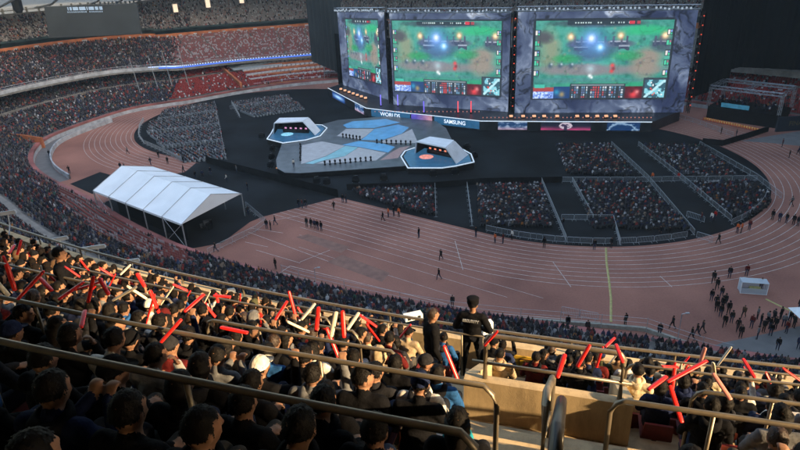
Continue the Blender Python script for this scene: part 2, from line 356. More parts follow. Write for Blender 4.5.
for r_ in range(30):                                     # lower tier
    s = 1 + r_ * .85 + .45
    if r_ in (15, 16): continue
    for i, ang in arc_positions(-13 * 12 + 4, 14 * 12, s, .56):   # (near side included by negative indices)
        k = kof(i); z = z_low(k, 1 + r_ * .85) + .4; p = bowl(i, s, z); v = seen(p)
        if v is None: continue
        if (abs(i * 5.2) % 20) < 1.0: continue           # stairways
        x, y = v; f = ang + math.pi if False else ang - math.pi / 2 + math.pi / 2
        dirn = ang + math.pi                              # bowl inward = right of clockwise travel
        near = i < -4
        if near:
            # the empty red block beside the track, full rows behind it
            e = (x > 58 and r_ < 7 + 2 * noise.noise(Vector((i * .08, 3, 0)))) and x < 192 + rng.uniform(-10, 10) and rng.random() > .03
            if 60 > x > 30 and r_ < 5 and rng.random() < .4: e = True
            if e: SEATS.append((p.x, p.y, p.z, dirn, (.21, .062, .055) if rng.random() < (.9 if r_ % 3 else .6) else (.30, .24, .24)))
            elif rng.random() < .93: CR.append((p.x, p.y, p.z, dirn))
        elif x < 172 + (95 - y) * .5:
            if rng.random() < .95: CR.append((p.x, p.y, p.z, dirn))
            else: SEATS.append((p.x, p.y, p.z, dirn, seat_col('low', x)))
        elif rng.random() < (.04 if x < 640 else .12): CR.append((p.x, p.y, p.z, dirn))
        else: SEATS.append((p.x, p.y, p.z, dirn, seat_col('low', x)))
for r_ in range(25):                                     # middle tier
    s = 14.3 + r_ * .8 + .4
    for i, ang in arc_positions(-10, 13.5 * 12, s, .56):
        k = kof(i); z = z_bal(k) - .9 + 7.4 * r_ / 25 + .4; p = bowl(i, s, z); v = seen(p)
        if v is None or (abs(i * 5.2) % 22) < 1.0: continue
        x, y = v
        if x > 345: continue
        if x < 178 + 10 * noise.noise(Vector((s * .2, i * .05, 1))) + rng.uniform(-6, 6) and rng.random() < .93: CR.append((p.x, p.y, p.z, ang + math.pi))
        else: SEATS.append((p.x, p.y, p.z, ang + math.pi, seat_col('mid', x)))
for r_ in range(22):                                     # upper tier
    for i, ang in arc_positions(-10, 13 * 12, 35 + r_ * .85, .7):
        k = kof(i); z0 = z_midtop(k) + 2.6; z = z0 + (upper_top(i) - z0) * r_ / 22 + .4; p = bowl(i, 35 + r_ * .85, z); v = seen(p)
        if v is None or (abs(i * 5.2) % 24) < 1.2: continue
        if rng.random() < (.5 if v[0] < 190 else .22): CR.append((p.x, p.y, p.z, ang + math.pi)); continue
        SEATS.append((p.x, p.y, p.z, ang + math.pi, seat_col('up', v[0])))
# ---- floor seating blocks (chairs in rows, people facing the stage)
BL = [  # polygon, fill, row direction towards the stage (pixel far point)
    ([(556, 147), (610, 146), (634, 177), (567, 174)], .96), ([(642, 146), (702, 148), (738, 179), (682, 178)], .96), ([(577, 184), (641, 184), (692, 231), (592, 229)], .97),
    ([(686, 185), (748, 183), (770, 199), (768, 207), (748, 219), (726, 214)], .95), ([(478, 187), (542, 186), (554, 228), (480, 227)], .98), ([(352, 191), (433, 189), (435, 217), (402, 209), (360, 197)], .96),
    ([(166, 111), (214, 104), (217, 112), (158, 121)], .86), ([(151, 123), (216, 115), (219, 126), (147, 134)], .86), ([(149, 137), (219, 128), (223, 142), (163, 148)], .86), ([(168, 152), (223, 145), (226, 159), (186, 163)], .86),
    ([(232, 104), (288, 96), (293, 102), (238, 110)], .9), ([(240, 112), (297, 103), (304, 110), (252, 118)], .9)]
def inpoly(x, y, P):
    c = False; n = len(P)
    for i in range(n):
        (x1, y1), (x2, y2) = P[i], P[(i + 1) % n]
        if (y1 > y) != (y2 > y) and x < (x2 - x1) * (y - y1) / (y2 - y1) + x1: c = not c
    return c
CHAIRS = []; FCR = []
for bi, (pl, fill) in enumerate(BL):
    P = [G(*p).xy[:] for p in pl]; stage = Vector((30, 158)) if bi < 6 else Vector((8, 165))
    cx = sum(p[0] for p in P) / len(P); cy = sum(p[1] for p in P) / len(P)
    fw = (stage - Vector((cx, cy))).normalized()
    if bi < 6: fw = Vector((-.17, .985)).normalized()
    else: fw = Vector((.80, .6)).normalized()
    sd = Vector((fw.y, -fw.x)); ang = math.atan2(fw.y, fw.x) - math.pi / 2
    for a in np.arange(-40, 40, .52):
        for b in np.arange(-40, 40, .86):
            q = Vector((cx, cy)) + sd * float(a) + fw * float(b)
            if not inpoly(q.x, q.y, P): continue
            CHAIRS.append((q.x, q.y, ang, bi))
            if rng.random() < fill: FCR.append((q.x, q.y, .45, ang))
CRP = PALP.copy(); FP = PALP * np.array([.9, .9, .9, 1, 1.2, 1.4, 2.6, 1.2, 1.6, 1.5, 4.5, 2.2, 1.5]); FP /= FP.sum()
GA, GB = G(706, 118), G(776, 128.5); _gd = (GB - GA).normalized(); _gn = Vector((-_gd.y, _gd.x, 0)); _gl = (GB - GA).length
for k in range(46):
    p = GA + _gd * _gl * rng.uniform(.04, .96) + _gn * 9 * rng.uniform(.1, .95); CR.append((p.x, p.y, 3.85, .6)); CR.append((p.x, p.y, 3.3, .6))
V1, F1, C1 = npcrowd('a', CR, '', PALP)
V2, F2, C2 = npcrowd('b', FCR, '', FP, .09)
F2 = np.where(F2 < 0, -1, F2 + len(V1))
CROWD_PARTS = [np.r_[V1, V2], np.r_[F1, F2], np.r_[C1, C2]]
def instance_np(name, tv, tf, P, A, C, label, kind='stuff', cat='seats'):
    tv = np.array(tv, float); tf = np.array(tf); n = len(P); P = np.array(P, float); A = np.array(A, float)
    c, s = np.cos(A)[:, None], np.sin(A)[:, None]; X = tv[None, :, 0]; Y = tv[None, :, 1]
    V = np.stack([P[:, 0, None] + c * X - s * Y, P[:, 1, None] + s * X + c * Y, P[:, 2, None] + tv[None, :, 2] + 0 * c], 2)
    F = tf[None] + (np.arange(n) * len(tv))[:, None, None]; C = np.repeat(np.array(C, float), len(tf), 0)
    return tag(np_mesh(name, V.reshape(-1, 3), F.reshape(-1, 4), [M_TINT], C), label, cat, kind=kind)
def bx8(x0, x1, y0, y1, z0, z1):
    return [(x0, y0, z0), (x1, y0, z0), (x1, y1, z0), (x0, y1, z0), (x0, y0, z1), (x1, y0, z1), (x1, y1, z1), (x0, y1, z1)]
BF = [(4, 5, 6, 7), (0, 1, 5, 4), (1, 2, 6, 5), (2, 3, 7, 6), (3, 0, 4, 7)]
sv = bx8(-.22, .22, -.2, .2, -.05, 0) + bx8(-.22, .22, -.24, -.18, 0, .38); sf = BF + [tuple(i + 8 for i in f) for f in BF]
instance_np('stand_seats', sv, sf, [t[:3] for t in SEATS], [t[3] for t in SEATS], [t[4] for t in SEATS], 'empty red and grey plastic seats in rows on the distant tiers')
cv = bx8(-.22, .22, -.2, .22, .40, .44) + bx8(-.22, .22, -.25, -.2, .5, .76) + bx8(-.22, -.18, -.22, .2, 0, .4) + bx8(.18, .22, -.22, .2, 0, .4)
cf = [tuple(i + 8 * j for i in f) for j in range(4) for f in BF]
instance_np('floor_chairs', cv, cf, [(c[0], c[1], .012) for c in CHAIRS], [c[2] for c in CHAIRS], [(.20, .22, .235) if c[3] >= 6 else (.035, .037, .04) for c in CHAIRS], 'rows of folding chairs set out on the black infield floor')

# ------------------------------------------------------------------ LED ribbon on the balcony front and balcony rail
rib = empty('led_ribbon', bowl(60, 13.9, 8)); mb = MB()
M_LEDB = mat('led_blue', (.05, .1, .5), .4, emit=(.10, .26, 1.0), estr=0.234); M_LEDW = mat('led_white', (.6, .7, .9), .4, emit=(.45, .6, 1), estr=0.390)
org = Vector(rib.location)
def rel(p): return tuple(Vector(p) - org)
idx = [i * .5 for i in range(78, 2 * 12 * 7 + 12)]
for a in range(len(idx) - 1):
    i, j = idx[a], idx[a + 1]; za, zb = z_bal(kof(i)), z_bal(kof(j))
    mb.quad(rel(bowl(i, 13.9, za - .75)), rel(bowl(j, 13.9, zb - .75)), rel(bowl(j, 13.9, zb - .35)), rel(bowl(i, 13.9, za - .35)))
mb.build('led_strip', M_LEDB, rib)
mb = MB(); mb.box((0, 0, 0), (.28, .28, .22)); bits('lamp', mb, M_LEDW, [Vector(bowl(i, 13.8, z_bal(kof(i)) - .1)) - org for i in np.arange(36, 90, .55)], rib); tag(rib, 'glowing blue LED ribbon along the front of the middle tier', 'light ribbon')
mb = MB()
for zz in (.0, .5): mb.tube([bowl(i, 13.85, z_bal(kof(i)) + .2 + zz) for i in range(-16, 100, 2)], .05, 4)
mb.mi = 0; strip(mb, list(range(-16, 40)), lambda i: [(13.88, z_bal(kof(i)) - 1.0), (13.88, z_bal(kof(i)))])
tag(mb.build('balcony_rail', M_OFF), 'grey rail and fascia along the left part of the middle tier', 'rail')
# bright entrances in the upper tier and pale panels on the orange ring
M_WARM = mat('lit_doorway', (.6, .5, .4), .6, emit=(1, .72, .5), estr=0.312)
for n_, px in enumerate((174, 209, 241, 274, 308)):
    y = (22, 20, 14, 12, 10)[n_]; best = min((abs(proj(*bowl(i, 42, upper_top(i) - 3))[0] - px), i) for i in np.arange(0, 110, .5))[1]
    p = bowl(best, 41.5, upper_top(best) - 3.3); e = bowl(best + .4, 41.5, 0) - bowl(best, 41.5, 0)
    mb = MB(); mb.box((0, 0, 1.3), (1.5, .4, 2.6)); mb2 = MB(); mb2.box((0, 0, 1.35), (2.0, .3, 3.0)); t = empty('entrance', p, math.atan2(e.y, e.x)); mb.build('doorway', M_WARM, t, loc=(0, -.12, 0)); mb2.build('surround', M_CONC, t)
    tag(t, 'small bright entrance opening in the grey upper tier, %s along from the scoreboard' % ('first', 'second', 'third', 'fourth', 'fifth')[n_], 'entrance', 'entrances in the upper tier')
for i in np.arange(-12, 95, 2.6):
    z = z_midtop(kof(i)); mb = MB(); a, b = bowl(i, 34.2, 0), bowl(i + .55, 34.2, 0); mb.add([(a.x, a.y, z + .25), (b.x, b.y, z + .25), (b.x, b.y, z + .85), (a.x, a.y, z + .85)], [(0, 1, 2, 3)])
    a2, b2 = bowl(i, 34.26, 0), bowl(i + .55, 34.26, 0); mb.add([(a2.x, a2.y, z + .25), (b2.x, b2.y, z + .25), (b2.x, b2.y, z + .85), (a2.x, a2.y, z + .85)], [(3, 2, 1, 0)])
    tag(mb.build('banner', M_OFF), 'short pale banner fixed to the orange ring below the upper tier', 'banner', 'pale banners on the orange ring')
# orange gateway wall cutting the lower tier at the left corner
P0 = bowl(-1, 1.0, 0); P1 = bowl(-6, 26, 0)
mb = MB(); a = G(44, 142, 1.4); b = Vector((G(-25, 138, 2.5).x, G(-25, 138, 2.5).y, 0)); zz = (0, 2.6, 0, 6.0)
d = (b - a); d.z = 0; nrm = Vector((-d.y, d.x, 0)).normalized() * .4
mb.hexa([(a.x, a.y, 0), (b.x, b.y, 0), (b.x + nrm.x, b.y + nrm.y, 0), (a.x + nrm.x, a.y + nrm.y, 0)], [(a.x, a.y, 2.6), (b.x, b.y, 5.2), (b.x + nrm.x, b.y + nrm.y, 5.2), (a.x + nrm.x, a.y + nrm.y, 2.6)])
tag(mb.build('gateway_wall', M_ORANGE), 'orange wall of the tunnel entrance cutting through the lower tier at the corner', 'wall')
# scoreboard
D = 210; tl, tr, br, bl_ = at_dist(44, 7, D), at_dist(136, 3.5, D), at_dist(141, 34, D), at_dist(49, 38, D)
sb = empty('scoreboard', bl_); mb = MB(); q = [Vector(p) - bl_ for p in (bl_, br, tr, tl)]; bk = Vector((-.1, .99, 0)) * 1.2
mb.hexa([q[0], q[1], q[1] + bk, q[0] + bk], [q[3], q[2], q[2] + bk, q[3] + bk]); mb.build('panel', mat('scoreboard_grey', (.035, .042, .045), .8, var=.2, scale=.1), sb)
mb = MB()
for r_ in range(2):
    for c_ in range(34 if r_ == 0 else 18):
        if rng.random() < .2: continue
        x = 68 + c_ * (36 / (34 if r_ == 0 else 18)); y = 8.8 + 3.4 * r_ - (x - 68) * .02; p = at_dist(x, y, D - .4) - bl_; mb.box(p, (.28, .05, .9 if r_ == 0 else .35))
mb.build('lettering', mat('scoreboard_led', (.3, .4, .5), .5, emit=(.55, .7, .9), estr=.10), sb)
tag(sb, 'large dark grey scoreboard with a faint line of lettering under the roof', 'scoreboard')
mb = MB(); p = at_dist(17, 4, 225); mb.lathe((p.x, p.y, p.z - 2.5), [(.8, 0), (1.4, 1), (1.5, 4), (.5, 6)], 8); mb.tube([(p.x, p.y, p.z + 3), (p.x - 2, p.y + 2, p.z + 7)], .3, 5)
tag(mb.build('loudspeaker', M_DKMET), 'dark loudspeaker cluster hanging from the roof at the far left', 'loudspeaker')

# ------------------------------------------------------------------ screens and main stage
ST = 2.4
M_SCREEN = bpy.data.materials.new('led_screen'); M_SCREEN.use_nodes = True
_n = M_SCREEN.node_tree; _b = _n.nodes['Principled BSDF']; _a = _n.nodes.new('ShaderNodeAttribute'); _a.attribute_name = 'tint'
_n.links.new(_a.outputs['Color'], _b.inputs['Emission Color']); _b.inputs['Emission Strength'].default_value = 1.0; _b.inputs['Base Color'].default_value = (.01, .01, .01, 1); _b.inputs['Roughness'].default_value = .6
def lin(c): return tuple((x / 255) ** 2.2 for x in c)
def vnoise(x, y, seed, oct=4):
    out = np.zeros_like(x); amp = 1; tot = 0
    for o_ in range(oct):
        g = np.random.default_rng(seed + o_).random((64, 64)); xi = np.floor(x).astype(int); yi = np.floor(y).astype(int); fx = x - xi; fy = y - yi; fx = fx * fx * (3 - 2 * fx); fy = fy * fy * (3 - 2 * fy)
        a = g[yi % 64, xi % 64]; b = g[yi % 64, (xi + 1) % 64]; c = g[(yi + 1) % 64, xi % 64]; d = g[(yi + 1) % 64, (xi + 1) % 64]
        out += amp * ((a * (1 - fx) + b * fx) * (1 - fy) + (c * (1 - fx) + d * fx) * fy); tot += amp; amp *= .5; x = x * 2.03; y = y * 2.03
    return out / tot
def paint_screen(nx, ny, gx0, gx1, gy0, gy1, asp):
    """LED picture: rock frame round a game view; returns sRGB array [ny,nx,3], v up"""
    U, Vv = np.meshgrid((np.arange(nx) + .5) / nx, (np.arange(ny) + .5) / ny)
    X = U * asp * 3.5; Y = Vv * 3.5
    wq = vnoise(X * .8, Y * .8, 11) * 5; r1 = vnoise(X * 1.2 + wq, Y * 1.2 + wq * .6, 3, 5); r2 = np.abs(vnoise(X * 1.3 + wq * .8, Y * 1.6 + wq, 5, 5) - .5) * 2
    t = np.clip((r1 - .3) * 1.9, 0, 1); img = np.stack([46 + 70 * t, 55 + 76 * t, 84 + 72 * t], 2)
    img *= (1 - .5 * np.exp(-(r2 / .06) ** 2))[..., None]; img += (np.clip(r1 - .62, 0, 1) * 260)[..., None] * np.array([1, .95, .9])
    m = (U > gx0) & (U < gx1) & (Vv > gy0) & (Vv < gy1)
    a = (U - gx0) / (gx1 - gx0); b = (Vv - gy0) / (gy1 - gy0)
    n1 = vnoise(a * 7, b * 5, 21, 4); n2 = vnoise(a * 5 + 9, b * 5, 31, 3); n3 = vnoise(a * 40, b * 24, 41, 2)
    g = np.zeros(img.shape); g[:] = (56, 136, 122)
    g += ((n1 - .5) * 60)[..., None] * np.array([.5, 1, .7]); g += ((n3 - .5) * 40)[..., None]
    def blob(cx, cy, rx, ry, col, k=1.0, nz=.5, rot=0):
        dx = a - cx; dy = b - cy; c, s = math.cos(rot), math.sin(rot); dx, dy = c * dx + s * dy, -s * dx + c * dy
        d = (dx / rx) ** 2 + (dy / ry) ** 2 + (n2 - .5) * nz * 2; w_ = np.clip(1.3 - d, 0, 1)[..., None] * k; g[:] = g * (1 - w_) + np.array(col) * w_
    blob(.12, .62, .10, .30, (120, 136, 112)); blob(.5, .38, .62, .075, (118, 118, 122)); blob(.82, .45, .13, .22, (134, 126, 116)); blob(.45, .62, .2, .13, (60, 84, 104)); blob(.33, .7, .1, .06, (74, 84, 118)); blob(.62, .70, .14, .05, (78, 84, 104))
    blob(.93, .70, .09, .1, (64, 84, 96)); blob(.08, .78, .08, .09, (70, 74, 80)); blob(.6, .18, .4, .06, (38, 148, 104), .8); blob(.8, .86, .18, .07, (40, 168, 112), .9); blob(.25, .52, .12, .06, (40, 140, 80), .8); blob(.68, .55, .13, .07, (42, 146, 90), .8)
    blob(.42, .24, .5, .04, (66, 120, 124), .6); blob(.45, .95, .35, .05, (50, 62, 74), .9, .2)
    edge = np.abs(n1 - .5); g[:] = g * (1 - .12 * np.exp(-(edge / .02) ** 2))[..., None]; sp_ = np.random.default_rng(17)
    for _ in range(150):
        cx, cy = sp_.uniform(0, 1), sp_.uniform(.2, .93); rr_ = sp_.uniform(.004, .013); d_ = ((a - cx) / rr_) ** 2 + ((b - cy) / (rr_ * 1.6)) ** 2; base_ = np.array([(34, 84, 66), (96, 168, 110), (52, 74, 96), (150, 140, 116), (40, 60, 70), (80, 150, 140)][sp_.integers(0, 6)]); k_ = np.clip(1.4 - d_, 0, 1)[..., None] * .38; g[:] = g * (1 - k_) + base_ * k_
    for x0_, x1_, y0_ in ((.30, .53, .70), (.56, .68, .705), (.86, .97, .70), (.30, .40, .64), (.62, .70, .65)):
        w_ = ((a > x0_) & (a < x1_) & (np.abs(b - y0_ - .012 * np.sin(a * 70)) < .022)); g[w_] = (52, 62, 84); w_ = ((a > x0_) & (a < x1_) & (np.abs(b - y0_ - .024) < .006)); g[w_] = (140, 150, 168)
    for x0_ in (.3, .35, .4, .46, .52, .58, .64, .68, .88, .92): w_ = (np.abs(a - x0_) < .007) & (b > .68) & (b < .79); g[w_] = (66, 74, 96)
    def dot(cx, cy, r, col, rx=1.0, k=1.0):
        d = ((a - cx) / (r * rx)) ** 2 + ((b - cy) / (r * 1.75)) ** 2; w_ = (np.exp(-d) * k)[..., None]; g[:] = g * (1 - w_) + np.array(col) * w_
    dot(.43, .70, .12, (70, 130, 200), k=.55); dot(.42, .76, .05, (120, 170, 255), k=.9); dot(.42, .77, .022, (235, 245, 255)); dot(.49, .66, .035, (110, 190, 255)); dot(.49, .66, .016, (215, 240, 255))
    for cx, cy in ((.27, .79), (.63, .80), (.945, .80)): dot(cx, cy, .025, (255, 190, 130)); dot(cx, cy, .012, (255, 235, 200))
    for cx in (.13, .205, .285): dot(cx, .43, .018, (56, 78, 96)); dot(cx + .01, .45, .008, (170, 190, 200))
    dot(.59, .43, .017, (215, 70, 74)); dot(.588, .36, .015, (205, 60, 60)); dot(.60, .39, .012, (120, 40, 50)); dot(.43, .30, .014, (235, 240, 240)); dot(.445, .28, .01, (235, 240, 240)); dot(.43, .39, .03, (190, 215, 225), k=.6)
    hz = np.random.default_rng(5)
    def rect(x0, x1, y0, y1, col): g[(a >= x0) & (a < x1) & (b >= y0) & (b < y1)] = col
    rect(.24, .76, .935, .985, (34, 48, 58))
    for k_ in range(26): x = .26 + k_ * .018; rect(x, x + .009, .95, .97, (170, 190, 190) if hz.random() < .6 else (34, 48, 58))
    rect(.68, .72, .945, .98, (190, 50, 66)); rect(.735, .76, .945, .98, (150, 60, 70))
    for side in (0, 1):
        for k_ in range(5):
            y0 = .80 - k_ * .125; x0 = .005 if side == 0 else .955
            rect(x0, x0 + .042, y0, y0 + .075, (50, 62, 70)); rect(x0 + .006, x0 + .02, y0 + .01, y0 + .065, (215, 210, 205) if k_ % 2 == 0 else (70, 190, 150)); rect(x0 + .024, x0 + .036, y0 + .01, y0 + .035, (50, 200, 150)); rect(x0 + .024, x0 + .036, y0 + .04, y0 + .065, (150, 110, 120) if k_ % 2 else (110, 150, 220))
    # lower band of panels
    rect(0, 1, 0, .135, (30, 42, 52)); rect(.0, .165, -.1, .135, (118, 150, 220)); rect(.0, .165, .10, .15, (150, 60, 60)); rect(.02, .1, .145, .19, (60, 170, 150))
    for k_ in range(60): x, y = hz.uniform(0, .15), hz.uniform(0, .09); rect(x, x + .012, y, y + .016, (190, 210, 250) if hz.random() < .5 else (70, 100, 180))
    rect(.165, .30, 0, .16, (26, 56, 104)); dot(.23, .06, .02, (150, 130, 90)); dot(.19, .09, .02, (40, 130, 170)); rect(.29, .70, 0, .195, (38, 48, 58)); rect(.30, .69, .17, .185, (110, 124, 130))
    for r_ in range(5):
        for c_ in range(22):
            x = .305 + c_ * .0175; y = .012 + r_ * .031
            if c_ in (3, 7, 15, 19): continue
            col = [(180, 190, 200), (90, 110, 150), (170, 70, 80), (60, 70, 84), (96, 140, 170)][hz.integers(0, 5)]
            if c_ in (10, 11): col = (190, 60, 66)
            rect(x, x + .011, y, y + .022, col)
    rect(.70, .83, 0, .16, (70, 22, 34)); dot(.765, .06, .03, (220, 60, 66)); dot(.79, .09, .015, (210, 120, 120)); dot(.75, .1, .014, (60, 20, 30))
    rect(.83, 1.0, -.1, .27, (46, 58, 68)); mm = (a > .845) & (a < .99) & (b > .015) & (b < .245); nm = vnoise(a * 40, b * 26, 77, 2)
    g[mm] = np.where((nm[mm] > .5)[:, None], np.array([[120, 190, 205]]), np.array([[44, 80, 96]])); dg = mm & (np.abs((a - .845) / .145 - (b - .015) / .23) < .09); g[dg] = (170, 215, 225)
    for k_ in range(10): x, y = hz.uniform(.85, .97), hz.uniform(.03, .22); rect(x, x + .01, y, y + .018, (225, 225, 225) if k_ % 3 else (215, 70, 60))
    g += 14; img[m] = g[m]; bd = (((np.abs(U - gx0) < .006) | (np.abs(U - gx1) < .006)) & (Vv > gy0) & (Vv < gy1)) | (((np.abs(Vv - gy0) < .008) | (np.abs(Vv - gy1) < .008)) & (U > gx0) & (U < gx1)); img[bd] = (44, 52, 62)
    img *= (.95 + .07 * np.random.default_rng(8).random((ny, nx)))[..., None]
    return np.clip(img, 4, 255)
def screen_mesh(name, A, B, zb, ztA, ztB, nx, ny, img, parent, gain=.36, desat=.0):
    us = np.linspace(0, 1, nx + 1); vs = np.linspace(0, 1, ny + 1); U, Vv = np.meshgrid(us, vs)
    X = A.x + (B.x - A.x) * U; Y = A.y + (B.y - A.y) * U; Z = zb + (ztA + (ztB - ztA) * U - zb) * Vv
    V = np.stack([X, Y, Z], 2).reshape(-1, 3); i, j = np.meshgrid(np.arange(nx), np.arange(ny)); q = (j * (nx + 1) + i).ravel()
    F = np.stack([q, q + 1, q + nx + 2, q + nx + 1], 1)
    g = img.mean(2, keepdims=True); im = (img * (1 - desat) + g * desat) / 255; C = (im ** 2.2 * gain).reshape(-1, 3)
    return np_mesh(name, V, F, [M_SCREEN], C, parent=parent)
def frame_box(A, B, zb, ztA, ztB, depth=.8, gap=.06):
    d = (B - A); d.z = 0; n = Vector((-d.y, d.x, 0)).normalized(); a, b = A + n * gap, B + n * gap; a2, b2 = A + n * depth, B + n * depth; mb = MB()
    mb.hexa([(a.x, a.y, zb), (b.x, b.y, zb), (b2.x, b2.y, zb), (a2.x, a2.y, zb)], [(a.x, a.y, ztA), (b.x, b.y, ztB), (b2.x, b2.y, ztB), (a2.x, a2.y, ztA)]); return mb
def truss(mb, p, q, h=.9, r=.06, n=None, wd=.9):
    p, q = Vector(p), Vector(q); L_ = (q - p).length; n = n or max(2, int(L_ / 1.4)); d = (q - p) / L_
    up = Vector((0, 0, 1)) if abs(d.z) < .7 else Vector((0, 1, 0)); s = d.cross(up).normalized() * wd / 2; u = s.cross(d).normalized() * h / 2
    cs = [s + u, s - u, -s - u, -s + u]
    for c in cs: mb.tube([p + c, q + c], r, 4)
    for k in range(n):
        a, b = p + d * (L_ * k / n), p + d * (L_ * (k + 1) / n)
        for m_ in range(4):
            mb.tube([a + cs[m_], b + cs[(m_ + 1) % 4]] if k % 2 else [a + cs[(m_ + 1) % 4], b + cs[m_]], r * .6, 3)
SCR = [((343, 85), (388.5, 100), (340, 12), (388, 12), 60, 100, (.17, .88, .16, .92), 1.0, 'left angled LED screen showing a green game map in a rock frame'),
       ((393.5, 104.5), (508, 112), (393, 13), (509.5, 13), 190, 130, (.015, .935, .155, .93), 1.35, 'middle LED screen showing a green game map with a hanging score bar'),
       ((514.5, 113), (683, 112.5), (514, 12), (696.5, 10), 260, 140, (.10, .885, .145, .925), 1.8, 'widest LED screen at the end of the stage showing the same green game map')]
SCP = []
for n_, (pa, pb, ta, tb, nx, ny, gr, asp, lab) in enumerate(SCR):
    A, B = G(*pa, ST), G(*pb, ST)
    if n_ == 2: B = A + (B - A)
    zA, zB = height_over(*ta, A), height_over(*tb, B)
    t = empty('led_screen', (0, 0, 0)); o = screen_mesh('display', A, B, ST + .02, zA, zB, nx, ny, paint_screen(nx, ny, *gr, asp), t)
    frame_box(A, B, ST + .02, zA, zB).build('casing', M_DKMET, t)
    mb = MB(); d = (B - A).normalized(); n = Vector((-d.y, d.x, 0)); a = A - d * .3 - n * .3; b = B + d * .3 - n * .3; truss(mb, (a.x, a.y, zA + .75), (b.x, b.y, zB + .75), .9, .07); mb.build('truss', M_TRUSS, t)
    LP = []
    for k in range(int((B - A).length / .9)):
        p = a + (b - a) * ((k + .5) * .9 / (B - A).length); z = zA + (zB - zA) * ((p - A).length / (B - A).length)
        if rng.random() < .7: LP.append((p.x - n.x * .55, p.y - n.y * .55, z + .5 + rng.uniform(-.1, .3)))
    mb = MB(); mb.box((0, 0, 0), (.32, .32, .4)); bits('lamp', mb, mat('lamp_faces', (.3, .32, .35), .4, emit=(.7, .85, 1), estr=0.130), LP, t)
    tag(t, lab, 'screen', 'LED screens behind the stage'); SCP.append((A, B, zA, zB))
# dark towers between the screens with small red lamps
M_RLED = mat('red_led', (.3, .02, .02), .4, emit=(1, .12, .06), estr=.35)
for n_, (x0, x1, yb, yt, lab) in enumerate(((389.3, 392.6, 103, 13, 'narrow dark speaker tower between the angled and the middle screen'), (509.2, 513.2, 112.5, 12, 'dark speaker tower with orange lamps between the two big screens'), (684.5, 687, 112, 9, 'dark speaker tower with red lamps at the outer end of the stage'))):
    A, B = G(x0, yb, ST), G(x1, yb, ST); z = height_over(x0, yt, A) - .3; t = empty('speaker_tower', (0, 0, 0)); mb = MB(); off = Vector((0, -.9 if n_ else -.2, 0))
    if n_ == 2: B = A + (B - A) * 1.0
    c = (A + B) / 2 + off
    truss(mb, (c.x, c.y, ST), (c.x, c.y, z), 1.0, .08, 16, (B - A).length * .7); mb.build('mast', M_DKMET, t)
    mb = MB()
    for k in range(10):
        zz = ST + 3 + (z - ST - 4) * k / 9; wd = (B - A).length * .62; mb.hexa([(c.x - wd / 2, c.y - .35, zz), (c.x + wd / 2, c.y - .35, zz), (c.x + wd / 2, c.y + .35, zz), (c.x - wd / 2, c.y + .35, zz)], [(c.x - wd / 2, c.y - .5, zz + 1.5), (c.x + wd / 2, c.y - .5, zz + 1.5), (c.x + wd / 2, c.y + .35, zz + 1.5), (c.x - wd / 2, c.y + .35, zz + 1.5)])
    mb.build('speaker_column', M_DRAPE, t)
    if n_:
        mb = MB(); mb.box((0, 0, 0), (.22, .1, .22)); bits('lamp', mb, M_RLED, [(c.x + (.0 if n_ == 1 else (B - A).length * .2), c.y - .62, ST + 2 + (z - ST - 3) * k / 10) for k in range(11)], t)
    tag(t, lab, 'speaker tower')
# stage deck
FR = [(328, 88), (366, 108), (411, 113.5), (432, 115.5), (481, 121), (560, 121.6), (652, 122)]
back = [SCP[2][1] + Vector((0, 1.5, 0)), SCP[2][0] + Vector((0, 1.5, 0)), SCP[1][1] + Vector((0, 1.5, 0)), SCP[1][0] + Vector((0, 1.5, 0)), SCP[0][1] + Vector((1, 2, 0)), SCP[0][0] + Vector((0, 3, 0))]
fr = [G(x, y, ST) for x, y in FR]
st = empty('main_stage', (0, 0, 0)); mb = MB(); pl = [p.xy for p in fr] + [p.xy for p in back]; mb.poly(pl, 0.02, ST)
mb.build('deck', mat('stage_deck', (.03, .032, .036), .35, var=.3, scale=.4), st)
mb = MB()
for a, b in zip(fr[:-1], fr[1:]): mb.tube([a + Vector((0, -.05, .0)), b + Vector((0, -.05, .0))], .12, 5)
mb.build('edge_strip', mat('edge_led', (.6, .65, .7), .4, emit=(.75, .88, 1), estr=0.183), st)
M_TEAM = mat('team_blue', (.02, .06, .13), .4, emit=(.025, .12, .24), estr=0.243, var=.3, scale=.8)
def fascia(a, b, f0, f1, z0, z1, m, nm, off=.08, parent=st):
    d = b - a; d.z = 0; n = Vector((d.y, -d.x, 0)).normalized() * off; p = a + d * f0 + n; q = a + d * f1 + n; mb = MB(); n2 = n * .5 / off * .1
    mb.hexa([(p.x, p.y, z0), (q.x, q.y, z0), (q.x - n2.x, q.y - n2.y, z0), (p.x - n2.x, p.y - n2.y, z0)], [(p.x, p.y, z1), (q.x, q.y, z1), (q.x - n2.x, q.y - n2.y, z1), (p.x - n2.x, p.y - n2.y, z1)]); return mb.build(nm, m, parent)
def text_obj(txt, h, loc, xdir, ydir, m, parent, nm='lettering', bold=.02, sx=1.0, ext=.01):
    cu = bpy.data.curves.new(nm, 'FONT'); cu.body = txt; cu.size = h / .7; cu.align_x = 'CENTER'; cu.align_y = 'CENTER'; cu.offset = bold; cu.extrude = ext
    ob = bpy.data.objects.new(nm, cu); COL.objects.link(ob); dg = bpy.context.evaluated_depsgraph_get(); me = bpy.data.meshes.new_from_object(ob.evaluated_get(dg)); bpy.data.objects.remove(ob)
    x = Vector(xdir).normalized(); y = Vector(ydir).normalized(); z = x.cross(y); Mx = Matrix((x * sx, y, z)).transposed().to_4x4(); Mx.translation = Vector(loc); me.transform(Mx); me.materials.clear(); me.materials.append(m)
    o = bpy.data.objects.new(nm, me); COL.objects.link(o); o.parent = parent; return o
